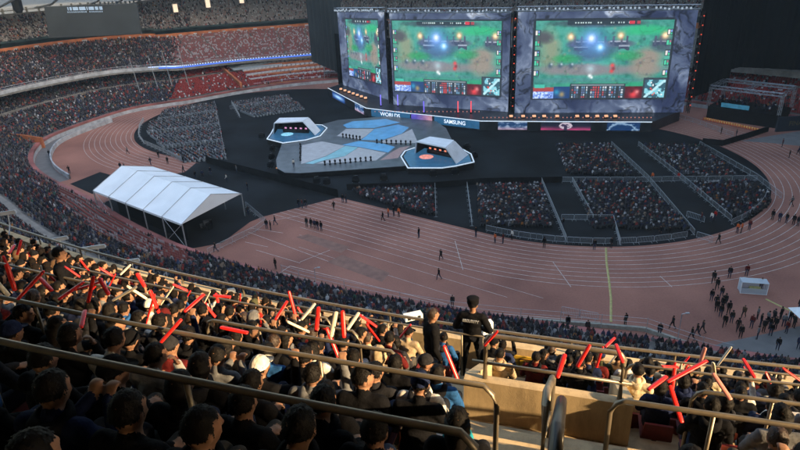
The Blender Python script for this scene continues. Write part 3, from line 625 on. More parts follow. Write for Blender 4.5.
fascia(fr[1], fr[2], .12, .98, .35, ST - .1, M_TEAM, 'fascia_panel'); fascia(fr[3], fr[4], .05, .97, .35, ST - .1, M_TEAM, 'fascia_panel')
M_TXT = mat('white_led', (.7, .75, .8), .4, emit=(.8, .88, 1), estr=0.284)
for a, b, f, tx in ((fr[1], fr[2], .55, 'WORLDS'), (fr[3], fr[4], .48, 'SAMSUNG')):
    d = (b - a); n = Vector((d.y, -d.x, 0)).normalized(); p = a + d * f + n * .2; text_obj(tx, .95, (p.x, p.y, 1.35), (d.x, d.y, 0), (0, 0, 1), M_TXT, st, sx=1.1 if tx == 'WORLDS' else .95)
def paint_panel(kind, nx, ny):
    U, Vv = np.meshgrid((np.arange(nx) + .5) / nx, (np.arange(ny) + .5) / ny); n = vnoise(U * 6, Vv * 3, 50 + kind, 4); img = np.zeros((ny, nx, 3))
    if kind == 0: img[:] = (34, 66, 110); t = np.clip((n - .42) * 5, 0, 1)[..., None]; img = img * (1 - t) + np.array((150, 170, 200)) * t; p = np.clip(.45 - Vv, 0, 1)[..., None] * 1.6; img = img * (1 - p) + np.array((190, 140, 160)) * p
    if kind == 1:
        img[:] = (26, 34, 52); p = np.exp(-(Vv / .35) ** 2)[..., None] * (.5 + n[..., None]); img += p * np.array((150, 30, 60)); d = ((U - .5) / .13) ** 2 + ((Vv - .55) / .42) ** 2
        img[d < 1] = (205, 190, 205); img[(d < .55) & (n > .5)] = (70, 60, 90); img[(np.abs(U - .5) < .03) & (Vv < .55)] = (60, 50, 80)
    if kind == 2: img[:] = (24, 58, 104); d = np.abs((Vv - .2) - .7 * np.sin((U - .3) * 4 + n * 2)); t = np.clip(1 - d * 4, 0, 1)[..., None]; img = img * (1 - t) + np.array((160, 190, 220)) * t
    if kind == 3: img[:] = (90, 80, 190); t = np.clip(U * 1.5 - .3, 0, 1)[..., None]; img = img * (1 - t) + np.array((190, 140, 160)) * t; img *= (.8 + .4 * n)[..., None]
    if kind == 4: img[:] = (20, 50, 110); d = ((U - .5) / .4) ** 2 + ((Vv - .5) / .3) ** 2; t = np.exp(-d)[..., None]; img = img * (1 - t) + np.array((170, 215, 255)) * t
    return np.clip(img, 2, 255)
for kind, f0, f1, a, b in ((0, .205, .55, fr[4], fr[5]), (1, .72, 1.0, fr[4], fr[5]), (2, .55, .87, fr[5], fr[6])):
    a = fr[4]; b = fr[6]; x0, x1 = {0: (499, 529), 1: (543, 593), 2: (609, 641)}[kind]; f0 = (x0 - 481) / 171; f1 = (x1 - 481) / 171; d = b - a; n = Vector((d.y, -d.x, 0)).normalized() * .12
    A, B = a + d * f0 + n, a + d * f1 + n; screen_mesh('front_display', A, B, .35, ST - .15, ST - .15, 60, 20, paint_panel(kind, 60, 20), st, gain=.28)
for kind, x0, x1 in ((4, 333, 346), (0, 356, 364)):
    a, b = fr[0], fr[1]; d = b - a; n = Vector((d.y, -d.x, 0)).normalized() * .12; A, B = a + d * ((x0 - 328) / 38) + n, a + d * ((x1 - 328) / 38) + n; screen_mesh('front_display', A, B, .3, ST - .2, ST - .2, 24, 18, paint_panel(kind, 24, 18), st, gain=.4)
# walkway (lit ramp) down to the island
A, B = fr[2], fr[3]; rp = MB(); a2, b2 = G(408, 123, 1.0), G(425, 124, 1.0)
screen_mesh('ramp', A + Vector((0, -.15, 0)), B + Vector((0, -.15, 0)), 1.0, ST - .05, ST - .05, 20, 10, paint_panel(3, 20, 10), st, gain=.3)
tag(st, 'long black show stage below the screens with blue team panels on its front', 'stage')
# footlights
M_FLAME = mat('warm_lamp', (.6, .3, .15), .5, emit=(1, .50, .28), estr=.26)
def lampbox(p, lab, grp, sz=.9):
    t = empty('footlight', p); mb = MB(); mb.hexa([(-sz / 2, -.3, 0), (sz / 2, -.3, 0), (sz / 2, .3, 0), (-sz / 2, .3, 0)], [(-sz / 2, -.3, .25), (sz / 2, -.3, .25), (sz / 2, .3, .5), (-sz / 2, .3, .5)]); reg(t, mb.build('housing', M_DKMET, t))
    mb = MB(); mb.hexa([(-sz * .45, -.26, .26), (sz * .45, -.26, .26), (sz * .45, .2, .5), (-sz * .45, .2, .5)], [(-sz * .45, -.26, .62), (sz * .45, -.26, .62), (sz * .45, .2, .72), (-sz * .45, .2, .72)]); reg(t, mb.build('lens', M_FLAME, t)); return tag(t, lab, 'footlight', grp)
fl0 = None
for px, py, lb in [(x, 118, 'glowing orange footlight in the row below the widest screen') for x in (511, 523, 534, 544, 557, 577, 587, 597, 606, 615)] + [(341 + 4.1 * k, 90.5 + 1.5 * k, 'glowing orange footlight in the row below the angled screen') for k in range(7)]:
    p = G(px, py, ST)
    if fl0 is None: fl0 = lampbox(p, lb, 'orange footlights below the screens')
    else: c = copy_tree(fl0); c.location = p; c['label'] = lb
# coloured light curtains of small bulbs hanging at the back of the stage
for x, colr, lb in ((381, (.25, .2, 1), 'thin upright violet light tube left of the middle screen foot'), (398, (.25, .2, 1), 'thin upright violet light tube on the stage near the middle screen'), (424, (.2, .15, .9), 'thin upright violet light tube before the white rocks on the middle screen'), (458, (1, .1, .12), 'first red light tube of the pair under the middle screen'), (471, (1, .08, .1), 'red light tube of the pair under the middle screen nearer the dark tower')):
    p = G(x, 113 if x > 400 else 106, ST); mb = MB(); mb.tube([(0, 0, 0), (0, 0, 3.0)], .13, 6); t = empty('light_tube', p); mb.build('tube', mat('tube_%d' % x, colr, .5, emit=colr, estr=.3), t); mb = MB(); mb.box((0, 0, .1), (.6, .6, .2)); mb.build('foot', M_DKMET, t)
    tag(t, lb, 'light tube', 'coloured light tubes on the stage')
mb = MB(); mb.box((0, 0, 0), (.16, .16, .2)); bits('lamp', mb, mat('dim_lamps', (.3, .1, .08), .5, emit=(1, .35, .25), estr=0.203), [G(375 + k * 4.0, 118.0 if k > 26 else 112, ST) + Vector((0, 0, .12)) for k in range(70)], st)

# ------------------------------------------------------------------ the island stage with two player booths
isl = empty('island_stage', (0, 0, 0)); IZ = 1.1
ip = [(284, 138), (300, 130), (338, 120), (384, 116.5), (412, 116.5), (433, 119), (446, 128), (452, 140), (460, 158), (402, 166), (345, 170), (300, 173), (285, 172.5), (277, 168), (276, 160)]
mb = MB(); mb.poly([G(*p, IZ).xy for p in ip][::-1], .02, IZ - .1); mb.build('skirt', M_CARPET, isl); mb = MB(); mb.poly([G(*p, IZ).xy for p in ip][::-1], IZ - .1, IZ); mb.build('deck', mat('island_deck', (.11, .125, .14), .35, var=.2, scale=.5, bump=.1, bscale=3), isl)
def lit_poly(px, nm, m, z): mb = MB(); mb.poly([G(*p, IZ).xy for p in px][::-1], z, z + .03); return mb.build(nm, m, isl)
M_F1 = mat('floor_screen_pale', (.20, .22, .25), .35, emit=(.30, .34, .42), estr=0.156, var=.15, scale=.9); M_F2 = mat('floor_screen_blue', (.05, .2, .35), .3, emit=(.07, .22, .46), estr=0.223, var=.2, scale=.6); M_F3 = mat('floor_screen_teal', (.1, .25, .32), .3, emit=(.16, .40, .52), estr=0.170, var=.2, scale=.6)
lit_poly([(302, 145), (322, 141.5), (345, 146), (326, 156), (305, 163), (301, 164)], 'floor_display', M_F1, IZ)
lit_poly([(345.5, 146), (358, 147.5), (345, 156), (325, 160), (313, 164), (305, 163.5), (326, 156.5)], 'floor_display', M_F3, IZ)
lit_poly([(358.5, 147.6), (386, 153), (376, 160.5), (330, 163), (316, 163.8), (326, 160.5), (345, 156.3)], 'floor_display', M_F1, IZ)
lit_poly([(337, 136), (346, 129), (374, 129), (366, 136), (360, 139.5)], 'floor_display', M_F1, IZ)
lit_poly([(374.5, 129), (398, 124.5), (409, 127.5), (402, 133.5), (381, 140.5), (361, 140), (366.5, 136)], 'floor_display', M_F2, IZ)
lit_poly([(402.5, 133.7), (412, 129), (418, 143), (383, 143), (382, 141)], 'floor_display', M_F1, IZ)
lit_poly([(342, 145), (359, 141), (384, 143.8), (395, 147), (388, 152.5), (359, 147)], 'floor_display', M_F2, IZ)
lit_poly([(343, 125), (352, 121.5), (386, 119), (400, 122.5), (374, 128), (347, 128)], 'floor_display', M_F2, IZ)
lit_poly([(392, 152), (400, 147.6), (410, 146), (402, 152), (398, 158), (380, 160.3)], 'floor_display', mat('floor_screen_pink', (.2, .15, .16), .3, emit=(.28, .20, .22), estr=0.142, var=.2), IZ)
LP = []
for k in range(46):
    a = k / 45; seg = [G(*p, .4) for p in ip[8:14]]; t_ = a * (len(seg) - 1); i0 = min(int(t_), len(seg) - 2); p = seg[i0].lerp(seg[i0 + 1], t_ - i0); c0 = G(350, 140, .4); p = p + (p - c0).normalized() * .12; LP.append((p.x, p.y, .45))
mb = MB(); mb.box((0, 0, 0), (.2, .2, .14)); bits('lamp', mb, mat('amber_dots', (.3, .1, .02), .5, emit=(1, .4, .1), estr=0.273), LP, isl)
tag(isl, 'low grey island stage with pale and blue lit floor panels', 'stage')
def booth(plat, roof, zr, lab, glow, face):
    """plat: photo outline of the platform at z .9; roof: four photo points of the roof at zr"""
    t = empty('player_booth', (0, 0, 0)); P = [G(*p, 1.3) for p in plat]; mb = MB(); mb.poly([p.xy for p in P][::-1], .02, 1.28); mb.build('plinth', M_DKMET, t)
    c = sum(P, Vector()) / len(P); mb = MB(); mb.poly([(c + (p - c) * .93).xy for p in P][::-1], 1.28, 1.35); pf = mb.build('platform', mat('booth_floor', (.03, .09, .16), .3, emit=(.03, .12, .24), estr=0.223, var=.3, scale=.7), t)
    mb = MB(); n = len(P)
    for i in range(n): mb.tube([P[i] + Vector((0, 0, .0)), P[(i + 1) % n]], .14, 5)
    mb.build('rim', mat('white_rim', (.7, .75, .8), .4, emit=(.7, .85, 1), estr=0.142), pf)
    M_SH = mat('booth_shell', (.80, .83, .88), .45, var=.05, scale=.6)
    fl, fr_, br_, bl_2 = [Vector((*G(*p, 1.35).xy, 1.35)) for p in face]       # floor corners of the shell
    r = [G(*p, zr) for p in roof]
    mb = MB(); mb.add([r[0], r[1], r[2], r[3]] + [p - Vector((0, 0, .25)) for p in r], [(0, 1, 2, 3), (7, 6, 5, 4), (0, 4, 5, 1), (1, 5, 6, 2), (2, 6, 7, 3), (3, 7, 4, 0)]); mb.build('roof', M_SH, t)
    def slab(a, b, c_, d_, nm, m=M_SH, th=.22):
        nn = (b - a).cross(d_ - a).normalized() * th; mb = MB(); mb.hexa([a, b, b + nn, a + nn], [d_, c_, c_ + nn, d_ + nn]); mb.build(nm, m, t)
    dz = Vector((0, 0, .26))
    slab(fr_, br_, r[2] - dz, r[1] - dz, 'side_wall'); slab(br_, bl_2, r[3] - dz, r[2] - dz, 'back_wall', M_DRAPE); slab(bl_2, fl, r[0] - dz, r[3] - dz, 'side_wall')
    cb = (fl + fr_ + br_ + bl_2 + r[0] + r[1] + r[2] + r[3]) / 8
    def inn(p): return cb + (p - cb) * .955
    slab(inn(fr_), inn(br_), inn(r[2] - dz), inn(r[1] - dz), 'lining', M_DRAPE, .03); slab(inn(bl_2), inn(fl), inn(r[0] - dz), inn(r[3] - dz), 'lining', M_DRAPE, .03); slab(inn(r[0] - dz), inn(r[1] - dz), inn(r[2] - dz), inn(r[3] - dz), 'lining', M_DRAPE, .03)
    # players' desk with monitors
    m0 = (fl + bl_2) / 2; m1 = (fr_ + br_) / 2; d = (m1 - m0); a = m0 + d * .2; b = m0 + d * .8; mb = MB(); nrm = Vector((-d.y, d.x, 0)).normalized()
    mb.hexa([a - nrm * .35, b - nrm * .35, b + nrm * .35, a + nrm * .35], [p + Vector((0, 0, .75)) for p in (a - nrm * .35, b - nrm * .35, b + nrm * .35, a + nrm * .35)]); dk = mb.build('desk', M_DKMET, t)
    for k in range(5):
        p = a.lerp(b, (k + .5) / 5) + Vector((0, 0, 1.05)); mb = MB(); mb.box(p, (.5, .06, .34), math.atan2(d.y, d.x)); mb.build('monitor', mat('monitor_' + glow[0], glow[1], .4, emit=glow[1], estr=.35), dk)
    c3 = c.lerp(P[1], .25); mb = MB(); mb.lathe((c3.x - .6, c3.y - 1.2, 1.355), [(1.5, 0), (1.5, .02)], 14); mb.build('emblem', mat('emblem_' + glow[0], glow[2], .4, emit=glow[2], estr=.3, var=.4, scale=2), pf)
    tag(t, lab, 'player booth', 'player booths on the island stage')
booth([(267, 139), (271, 133.5), (274, 128), (300, 124), (322, 125), (327, 128), (320, 136), (306, 140), (283, 143)], [(274.5, 122.5), (302.5, 121), (308.5, 117.2), (279.5, 117.8)], 4.9, 'player booth with white angular roof and blue floor at the left end of the island', ('pink', (.6, .25, .45), (.25, .6, .8)), [(273.7, 134.3), (315, 135.5), (320, 131), (277, 129)])
booth([(401, 156.5), (405, 151), (414, 148), (440, 145), (463, 149.5), (471, 154), (474, 162), (456, 166), (442, 168), (408, 168)], [(416.5, 141.2), (445.4, 147.2), (454, 140), (430, 136.4)], 5.2, 'player booth with white angular roof and red emblem at the right end of the island', ('red', (.8, .22, .12), (.8, .3, .25)), [(415.4, 153.5), (456, 164), (467.5, 155), (424, 148)])

# moving-head lights along the island edges and the dark flight cases round it
ml = empty('stage_light', (0, 0, 0)); mb = MB(); mb.lathe((0, 0, 0), [(.22, 0), (.22, .2), (.12, .25), (.1, .4)], 8); reg(ml, mb.build('base', M_DKMET, ml)); mb = MB(); mb.lathe((0, 0, .4), [(.12, 0), (.2, .1), (.22, .4), (.14, .55)], 8); reg(ml, mb.build('head', M_DKMET, ml))
spots = [((325 + 5.1 * k, 165 - .5 * k), 'black moving-head light in the front row of the island stage') for k in range(10)] + [((377 + 4.8 * k, 143.2 + .2 * k), 'black moving-head light beside the right booth') for k in range(8)] + [((343 + 3.4 * k, 137.2 + .5 * k), 'black moving-head light in the rear row of the island stage') for k in range(6)] + [((300.5, 147 + 4.5 * k), 'black moving-head light by the left edge of the pale floor panel') for k in range(4)]
for k, (p, lb) in enumerate(spots):
    o = ml if k == 0 else copy_tree(ml); o.location = G(*p, IZ + .03); tag(o, lb, 'stage light', 'moving-head lights on the island stage')
fc = empty('flight_case', (0, 0, 0)); mb = MB(); mb.box((0, 0, .5), (1.4, .8, .8)); mb.box((0, 0, .93), (1.42, .82, .05)); fcb = mb.build('case', M_CARPET, fc); reg(fc, fcb); mb = MB()
for i in (-1, 1):
    for j in (-1, 1): mb.box((i * .6, j * .3, .05), (.12, .08, .1))
reg(fcb, mb.build('castors', M_GALV, fcb)); mb = MB(); mb.box((0, .1, 1.15), (.8, .3, .35)); reg(fc, mb.build('lid_tray', M_DKMET, fc))
for k, (x, y, a, lb) in enumerate([(317, 183, .2, 'first black case left of the pair'), (327, 184, .1, 'black case in the middle of the trio'), (356, 182, 0, 'black case alone'), (384, 180, -.1, 'black case nearest the floor crowd'), (433, 176, .1, 'black case below the right booth'), (455, 174, .1, 'black case by the tip of the right booth'), (474, 158, .4, 'small case beyond the right booth'), (273, 151, 1.2, 'uppermost black case'), (272, 159, 1.2, 'middle black case'), (271, 167, 1.1, 'lowest black case'), (262, 138, 0, 'black case beside the left booth'), (467, 149, .3, 'tall case behind the right booth')]):
    o = fc if k == 0 else copy_tree(fc); o.location = G(x, y); o.rotation_euler = (0, 0, a); tag(o, lb + (' beside the island stage' if len(lb.split()) < 6 else ''), 'flight case', 'flight cases round the island')

# ------------------------------------------------------------------ drapes and masking
def drape(pts, z0, z1, lab, name='drape', m=M_DRAPE, amp=.35):
    mb = MB(); P = []
    for a, b in zip(pts[:-1], pts[1:]):
        a, b = Vector(a), Vector(b); L_ = (b - a).length; n = int(L_ / .6); nr = Vector((-(b - a).y, (b - a).x)).normalized()
        for k in range(n): P.append(a.lerp(b, k / n) + nr * amp * math.sin(k * 1.9) * (.5 + .5 * noise.noise(Vector((k * .3, a.x, 0)))))
    P.append(Vector(pts[-1])); n = len(P); zz0 = (lambda k: z0(k / (n - 1))) if callable(z0) else (lambda k: z0)
    mb.add([(p.x, p.y, zz0(k)) for k, p in enumerate(P)] + [(p.x, p.y, z1) for p in P] , [(k, k + 1, n + k + 1, n + k) for k in range(n - 1)])
    o = mb.build(name, m); sm = o.modifiers.new('thick', 'SOLIDIFY'); sm.thickness = .15; return tag(o, lab, 'drape')
a = at_dist(311.5, 57, 213); b = at_dist(346, 75, 200)
drape([a.xy, b.xy], lambda t: 7.0 - 3 * t, 27.5, 'tall dark grey drape masking the stand beside the angled screen', 'masking_drape', mat('grey_drape', (.028, .034, .036), .9, var=.2, scale=.1))
a = SCP[2][1].xy + Vector((1.6, 1.0)); b = Vector((100, 151)); c = Vector((150, 128))
drape([a, (88, 158), b, c], lambda t: 5.5 if t < .2 else 9.5, 40, 'huge black drape closing off the stands beside the widest screen', 'black_drape')
drape([(SCP[0][0].x - 2, SCP[0][0].y + 7), (SCP[1][1].x, SCP[1][1].y + 7), (SCP[2][1].x + 2, SCP[2][1].y + 7)], 0, 17, 'black backing cloth hanging behind the three screens', 'backing_cloth')
# low truss gantry at the left end of the stage
t = empty('camera_gantry', G(325, 83)); o0 = Vector(t.location); mb = MB()
for x in (0, 7, 14): mb.tube([(x, 0, 0), (x, 0, 6.5)], .12, 4); mb.tube([(x, 2.5, 0), (x, 2.5, 6.5)], .12, 4)
reg(t, mb.build('legs', M_GALV, t)); mb = MB(); truss(mb, (0, 0, 6.5), (14, 0, 6.5), .8, .07); truss(mb, (0, 0, 3.5), (14, 0, 3.5), .6, .06); mb.build('truss', M_TRUSS, t); mb = MB(); mb.box((7, 1.2, 3.3), (14, 2.6, .15)); mb.build('platform', M_DKMET, t)
tag(t, 'grey truss gantry standing left of the angled screen', 'gantry')
# temporary grandstand with pale roof in the far lower tier
t = empty('hospitality_stand', (0, 0, 0)); mb = MB()
q = [at_dist(x, y, 214) for x, y in ((256, 66), (277, 78.5), (319, 72), (312, 62))]
for r_ in range(5):
    f = (r_ + .3) / 5; a = bowl(63, 2 + r_ * 3.4, 0); b = bowl(79, 2 + r_ * 3.4, 0); z = 1.5 + r_ * 1.0; n = (bowl(70, 10, 0) - bowl(70, 0, 0)).normalized() * 1.6; mb.hexa([(a.x, a.y, z - 1), (b.x, b.y, z - 1), (b.x + n.x, b.y + n.y, z - 1), (a.x + n.x, a.y + n.y, z - 1)], [(a.x, a.y, z + .1), (b.x, b.y, z + .1), (b.x + n.x, b.y + n.y, z + .1), (a.x + n.x, a.y + n.y, z + .1)])
mb.build('orange_terrace', M_ORANGE, t); LP = []
for r_ in range(5):
    for k in np.arange(63.3, 78.8, .8):
        p = bowl(k, 2.6 + r_ * 3.4, 0); LP.append((p.x, p.y, 1.5 + r_ * 1.0 + .4))
mb = MB(); mb.box((0, 0, 0), (1.3, .9, .55)); bits('table', mb, M_OFF, LP[:99], t, .6); mb = MB(); a, b, c, d = [bowl(i, s, z) for i, s, z in ((61, 19, 5.9), (71, 19, 5.6), (71, 13, 4.9), (61, 13, 5.2))]; mb.hexa([d, c, b, a], [p + Vector((0, 0, .3)) for p in (d, c, b, a)]); mb.build('roof_sheet', mat('grey_sheet', (.30, .33, .34), .6), t)
mb = MB(); a, b = bowl(59.5, 1.5, 0), bowl(59.5, 20, 0); mb.hexa([(a.x, a.y, 1), (b.x, b.y, 4), (b.x + .6, b.y + .3, 4), (a.x + .6, a.y + .3, 1)], [(a.x, a.y, 3.2), (b.x, b.y, 6.6), (b.x + .6, b.y + .3, 6.6), (a.x + .6, a.y + .3, 3.2)]); mb.build('side_wall', M_ORANGE, t)
tag(t, 'orange hospitality terrace with tables and a pale sheet roof in the far lower tier', 'terrace')

# right end: raised black platform with truss cage full of guests
t = empty('viewing_platform', (0, 0, 0)); A, B = G(706, 118), G(776, 128.5); d = (B - A).normalized(); n = Vector((-d.y, d.x, 0)); L_ = (B - A).length; dp = 9.0
mb = MB(); a, b = A + n * dp, B + n * dp; mb.hexa([A, B, b, a], [p + Vector((0, 0, 3.0)) for p in (A, B, b, a)]); mb.build('platform', M_CARPET, t)
for i, (u_, v_) in enumerate(((0, 0), (1, 0), (1, 1), (0, 1))):
    p = A + d * L_ * u_ + n * dp * v_; mb = MB(); truss(mb, (p.x, p.y, 3), (p.x, p.y, 7.6), .5, .06, 5, .5); mb.build('mast', M_TRUSS, t)
for u0, v0, u1, v1 in ((0, 0, 1, 0), (1, 0, 1, 1), (1, 1, 0, 1), (0, 1, 0, 0), (.5, 0, .5, 1)):
    p = A + d * L_ * u0 + n * dp * v0; q = A + d * L_ * u1 + n * dp * v1; mb = MB(); truss(mb, (p.x, p.y, 7.6), (q.x, q.y, 7.6), .7, .07, None, .7); mb.build('roof_truss', M_TRUSS, t)
mb = MB(); p = A + d * L_ * .38 + n * .5; mb.box((p.x, p.y, 3.6), (L_ * .4, .2, 1.0), math.atan2(d.y, d.x)); mb.build('blue_banner', mat('dull_blue_led', (.03, .1, .16), .5, emit=(.03, .16, .26), estr=0.203, var=.4, scale=.8), t)
tag(t, 'black raised viewing platform inside an aluminium truss frame near the dark drape', 'platform')
PLAT = (A, d, n, L_, dp)
p = G(776, 132); q = G(835, 128); mb = MB(); d2 = (q - p).normalized(); n2 = Vector((-d2.y, d2.x, 0)); mb.hexa([p, q, q + n2 * .5, p + n2 * .5], [v + Vector((0, 0, 3.3)) for v in (p, q, q + n2 * .5, p + n2 * .5)])
hb = mb.build('dark_hoarding', mat('navy_cloth', (.012, .02, .032), .8)); tag(hb, 'dark navy hoarding with dim gold lettering beyond the bend of the track', 'hoarding')
c2 = p.lerp(q, .35) - n2 * .05; text_obj('FINALS', 1.0, (c2.x, c2.y, 1.7), d2, (0, 0, 1), mat('dim_gold', (.10, .08, .03), .6), hb)
# low black fence across the far right of the track and the glowing line of red bottles/cones behind it
def wallrun(pts, h, m, th=.15, name='wall', lab='', cat='fence', z=0):
    mb = MB()
    for a, b in zip(pts[:-1], pts[1:]):
        a, b = Vector((a[0], a[1], z)), Vector((b[0], b[1], z)); n = Vector((-(b - a).y, (b - a).x, 0)).normalized() * th / 2; mb.hexa([a - n, b - n, b + n, a + n], [v + Vector((0, 0, h)) for v in (a - n, b - n, b + n, a + n)])
    return tag(mb.build(name, m), lab, cat)
wallrun([G(*p).xy for p in ((702, 144), (722, 146), (745, 139), (768, 131.5))], 1.3, M_CARPET, name='black_fence', lab='low black cloth fence across the track by the viewing platform')
wallrun([G(*p).xy for p in ((207, 163), (222, 167), (280, 182), (338, 197))], 1.5, M_CARPET, name='black_fence', lab='long low black cloth fence from the left seating to the red track')
wallrun([G(*p).xy for p in ((347, 190), (440, 187.5), (480, 184), (562, 182.5))], 1.2, M_CARPET, name='black_fence', lab='low black cloth fence behind the front floor seating')
t = empty('cone_row', (0, 0, 0)); A, B = G(706, 118.5), G(766, 131); mb = MB()
d = (B - A).normalized(); n = Vector((-d.y, d.x, 0)); mb.poly([(A - n * .9).xy, (B - n * .9).xy, (B - n * .2).xy, (A - n * .2).xy], .02, .3); mb.build('lit_step', mat('amber_step', (.4, .25, .08), .6, emit=(.6, .33, .1), estr=0.089, var=.4, scale=.6), t)
tag(t, 'amber lit step along the foot of the viewing platform', 'step'); t.name = 'lit_step_row'
cn = None
for k in range(24):
    p = A.lerp(B, (k + .5) / 24) - n * 1.5
    if cn is None:
        cn = empty('traffic_cone', p); mb = MB(); mb.lathe((0, 0, .03), [(.22, 0), (.15, .2), (.06, .75)], 8); reg(cn, mb.build('cone', mat('cone_red', (.5, .09, .04), .6, emit=None), cn)); mb = MB(); mb.box((0, 0, .015), (.5, .5, .03)); reg(cn, mb.build('foot', M_DKMET, cn)); c = cn
    else: c = copy_tree(cn); c.location = p
    tag(c, 'red cone in the row before the amber lit step', 'cone', 'red cones before the viewing platform')

# ------------------------------------------------------------------ the white tent
tent = empty('marquee', (0, 0, 0)); FLc, BLc, FRc = G(187, 248.5), G(99, 212), G(245, 216); BRc = BLc + FRc - FLc; EV, RG = 4.2, 6.6
up = Vector((0, 0, 1)); ridF = (FLc + FRc) / 2 + up * RG; ridB = (BLc + BRc) / 2 + up * RG; eFL, eBL, eFR, eBR = FLc + up * EV, BLc + up * EV, FRc + up * EV, BRc + up * EV
def sheet(a, b, c, d, nx=20, ny=6, sag=.10):
    mb = MB(); V = []
    for i in range(nx + 1):
        for j in range(ny + 1):
            u_, v_ = i / nx, j / ny; p = a.lerp(b, u_).lerp(d.lerp(c, u_), v_); bay = (u_ * 5) % 1; p = p - up * sag * math.sin(bay * math.pi) * math.sin(v_ * math.pi); V.append(p)
    mb.add(V, [(i * (ny + 1) + j, (i + 1) * (ny + 1) + j, (i + 1) * (ny + 1) + j + 1, i * (ny + 1) + j + 1) for i in range(nx) for j in range(ny)]); return mb
for q in ((eBL, eFL, ridF, ridB), (ridB, ridF, eFR, eBR)): o = sheet(*q).build('roof', M_TENT, tent); s_ = o.modifiers.new('t', 'SOLIDIFY'); s_.thickness = .06
for a, b, c in ((eFL, eFR, ridF), (eBL, eBR, ridB)): mb = MB(); mb.add([a, b, c, a + Vector((0, .05, 0)), b + Vector((0, .05, 0)), c + Vector((0, .05, 0))], [(0, 1, 2), (5, 4, 3), (0, 3, 4, 1)]); mb.build('gable', M_TENT, tent)
for a, b in ((eFL, eBL), (eFR, eBR)):
    mb = MB(); mb.quad(a, b, b - up * .35, a - up * .35); mb.quad(a + Vector((.04, .04, 0)), a - up * .35 + Vector((.04, .04, 0)), b - up * .35 + Vector((.04, .04, 0)), b + Vector((.04, .04, 0))); mb.build('valance', M_WHITE, tent)
for k in range(6):
    f = k / 5
    for a, b in ((FLc, BLc), (FRc, BRc)): mb = MB(); p = a.lerp(b, f); mb.tube([p, p + up * EV], .11, 6); mb.build('leg', M_GALV, tent)
    mb = MB(); a = eFL.lerp(eBL, f); b = ridF.lerp(ridB, f); c = eFR.lerp(eBR, f); e = Vector((0, 0, .10)); mb.tube([a + e * .6, b + e * .6, c + e * .6], .05, 5); mb.build('rafter', M_OFF, tent)
for a, b in ((0, 1), (4, 5)):
    mb = MB()
    for p, q in ((a, b), (b, a)): mb.tube([FLc.lerp(BLc, p / 5), eFL.lerp(eBL, q / 5)], .04, 4)
    mb.build('brace', M_GALV, tent)
mb = MB(); o = Vector((.5, .8, 0)); a, b = FLc.lerp(BLc, .08) + o * 2, FLc.lerp(BLc, .85) + o * 2; mb.quad(a, b, b + up * 3.4, a + up * 3.4); a, b = a + Vector((.05, .1, 0)), b + Vector((.05, .1, 0)); mb.quad(b, a, a + up * 3.4, b + up * 3.4); mb.build('inner_curtain', M_DRAPE, tent)
mb = MB(); a, b = BRc.lerp(BLc, .05) , FRc.lerp(FLc, .05); mb.quad(a, b, b + up * .01, a + up * .01); a, b = FRc.lerp(BRc, .35), BRc; mb.quad(a, b, b + up * 4.0, a + up * 4.0); a, b = a + Vector((-.1, -.1, 0)), b + Vector((-.1, -.1, 0)); mb.quad(b, a, a + up * 4, b + up * 4); mb.build('back_curtain', M_DRAPE, tent)
tag(tent, 'long white open-sided marquee with dark curtains standing beside the left bend of the track', 'marquee')
# things under the tent
for k, (f, g_, lb) in enumerate(((.12, .45, 'stack of dark equipment boxes nearest the open end of the marquee'), (.3, .3, 'low heap of dark equipment boxes under the middle of the marquee'), (.55, .25, 'dark equipment boxes by the pale barrel deep in the marquee'))):
    p = FLc.lerp(BLc, f).lerp(FRc.lerp(BRc, f), g_); mb = MB()
    t = empty('equipment_stack', p)
    for j in range(7): mb = MB(); mb.box((rng.uniform(-1.4, 1.4), rng.uniform(-1, 1), .35 + .25 * (j % 2)), (rng.uniform(.6, 1.2), rng.uniform(.5, .9), .5 + .5 * (j % 2)), rng.uniform(0, 1)); mb.build('box', [M_CARPET, M_GREY, M_DKMET][j % 3], t)
    tag(t, lb, 'equipment', 'equipment under the marquee')

# ------------------------------------------------------------------ crowd-control barriers
bar = empty('crowd_barrier', (0, 0, 0)); mb = MB(); W_ = 2.2
mb.tube([(-W_ / 2, 0, .12), (-W_ / 2, 0, 1.0), (-W_ / 2 + .1, 0, 1.1), (W_ / 2 - .1, 0, 1.1), (W_ / 2, 0, 1.0), (W_ / 2, 0, .12)], .028, 4); mb.tube([(-W_ / 2, 0, .2), (W_ / 2, 0, .2)], .022, 4)
for k in range(15): x = -W_ / 2 + W_ * (k + 1) / 16; mb.tube([(x, 0, .2), (x, 0, 1.1)], .013, 3)
bf = mb.build('frame', mat('barrier_zinc', (.42, .45, .48), .5, .4, var=.1, scale=3), bar); reg(bar, bf); mb = MB()
mb.tube([(0, -.32, .02), (0, 0, .14), (0, .32, .02)], .022, 4)
for x in (-.8, .8): f_ = mb.build('foot', M_GALV, bf, loc=(x, 0, 0)); reg(bf, f_)
BARN = [0]
def barriers(px, lab, grp, world=False, cloth=False):
    P = [Vector(p) if world else G(*p, .02) for p in px]
    for a, b in zip(P[:-1], P[1:]):
        L_ = (b - a).length; n = max(1, round(L_ / 2.25)); an = math.atan2((b - a).y, (b - a).x)
        for k in range(n):
            o = bar if BARN[0] == 0 else copy_tree(bar); BARN[0] += 1; o.location = a.lerp(b, (k + .5) / n); o.location.z = .02; o.rotation_euler = (0, 0, an); sx = L_ / n / 2.24; o.scale = (sx, 1, 1); tag(o, lab, 'barrier', grp)
barriers([(435, 188), (436, 218)], 'barrier in the short fence left of the narrow black aisle', 'barriers left of the narrow aisle')
barriers([(467, 187), (472, 227)], 'barrier in the fence between the narrow aisle and the square floor block', 'barriers right of the narrow aisle')
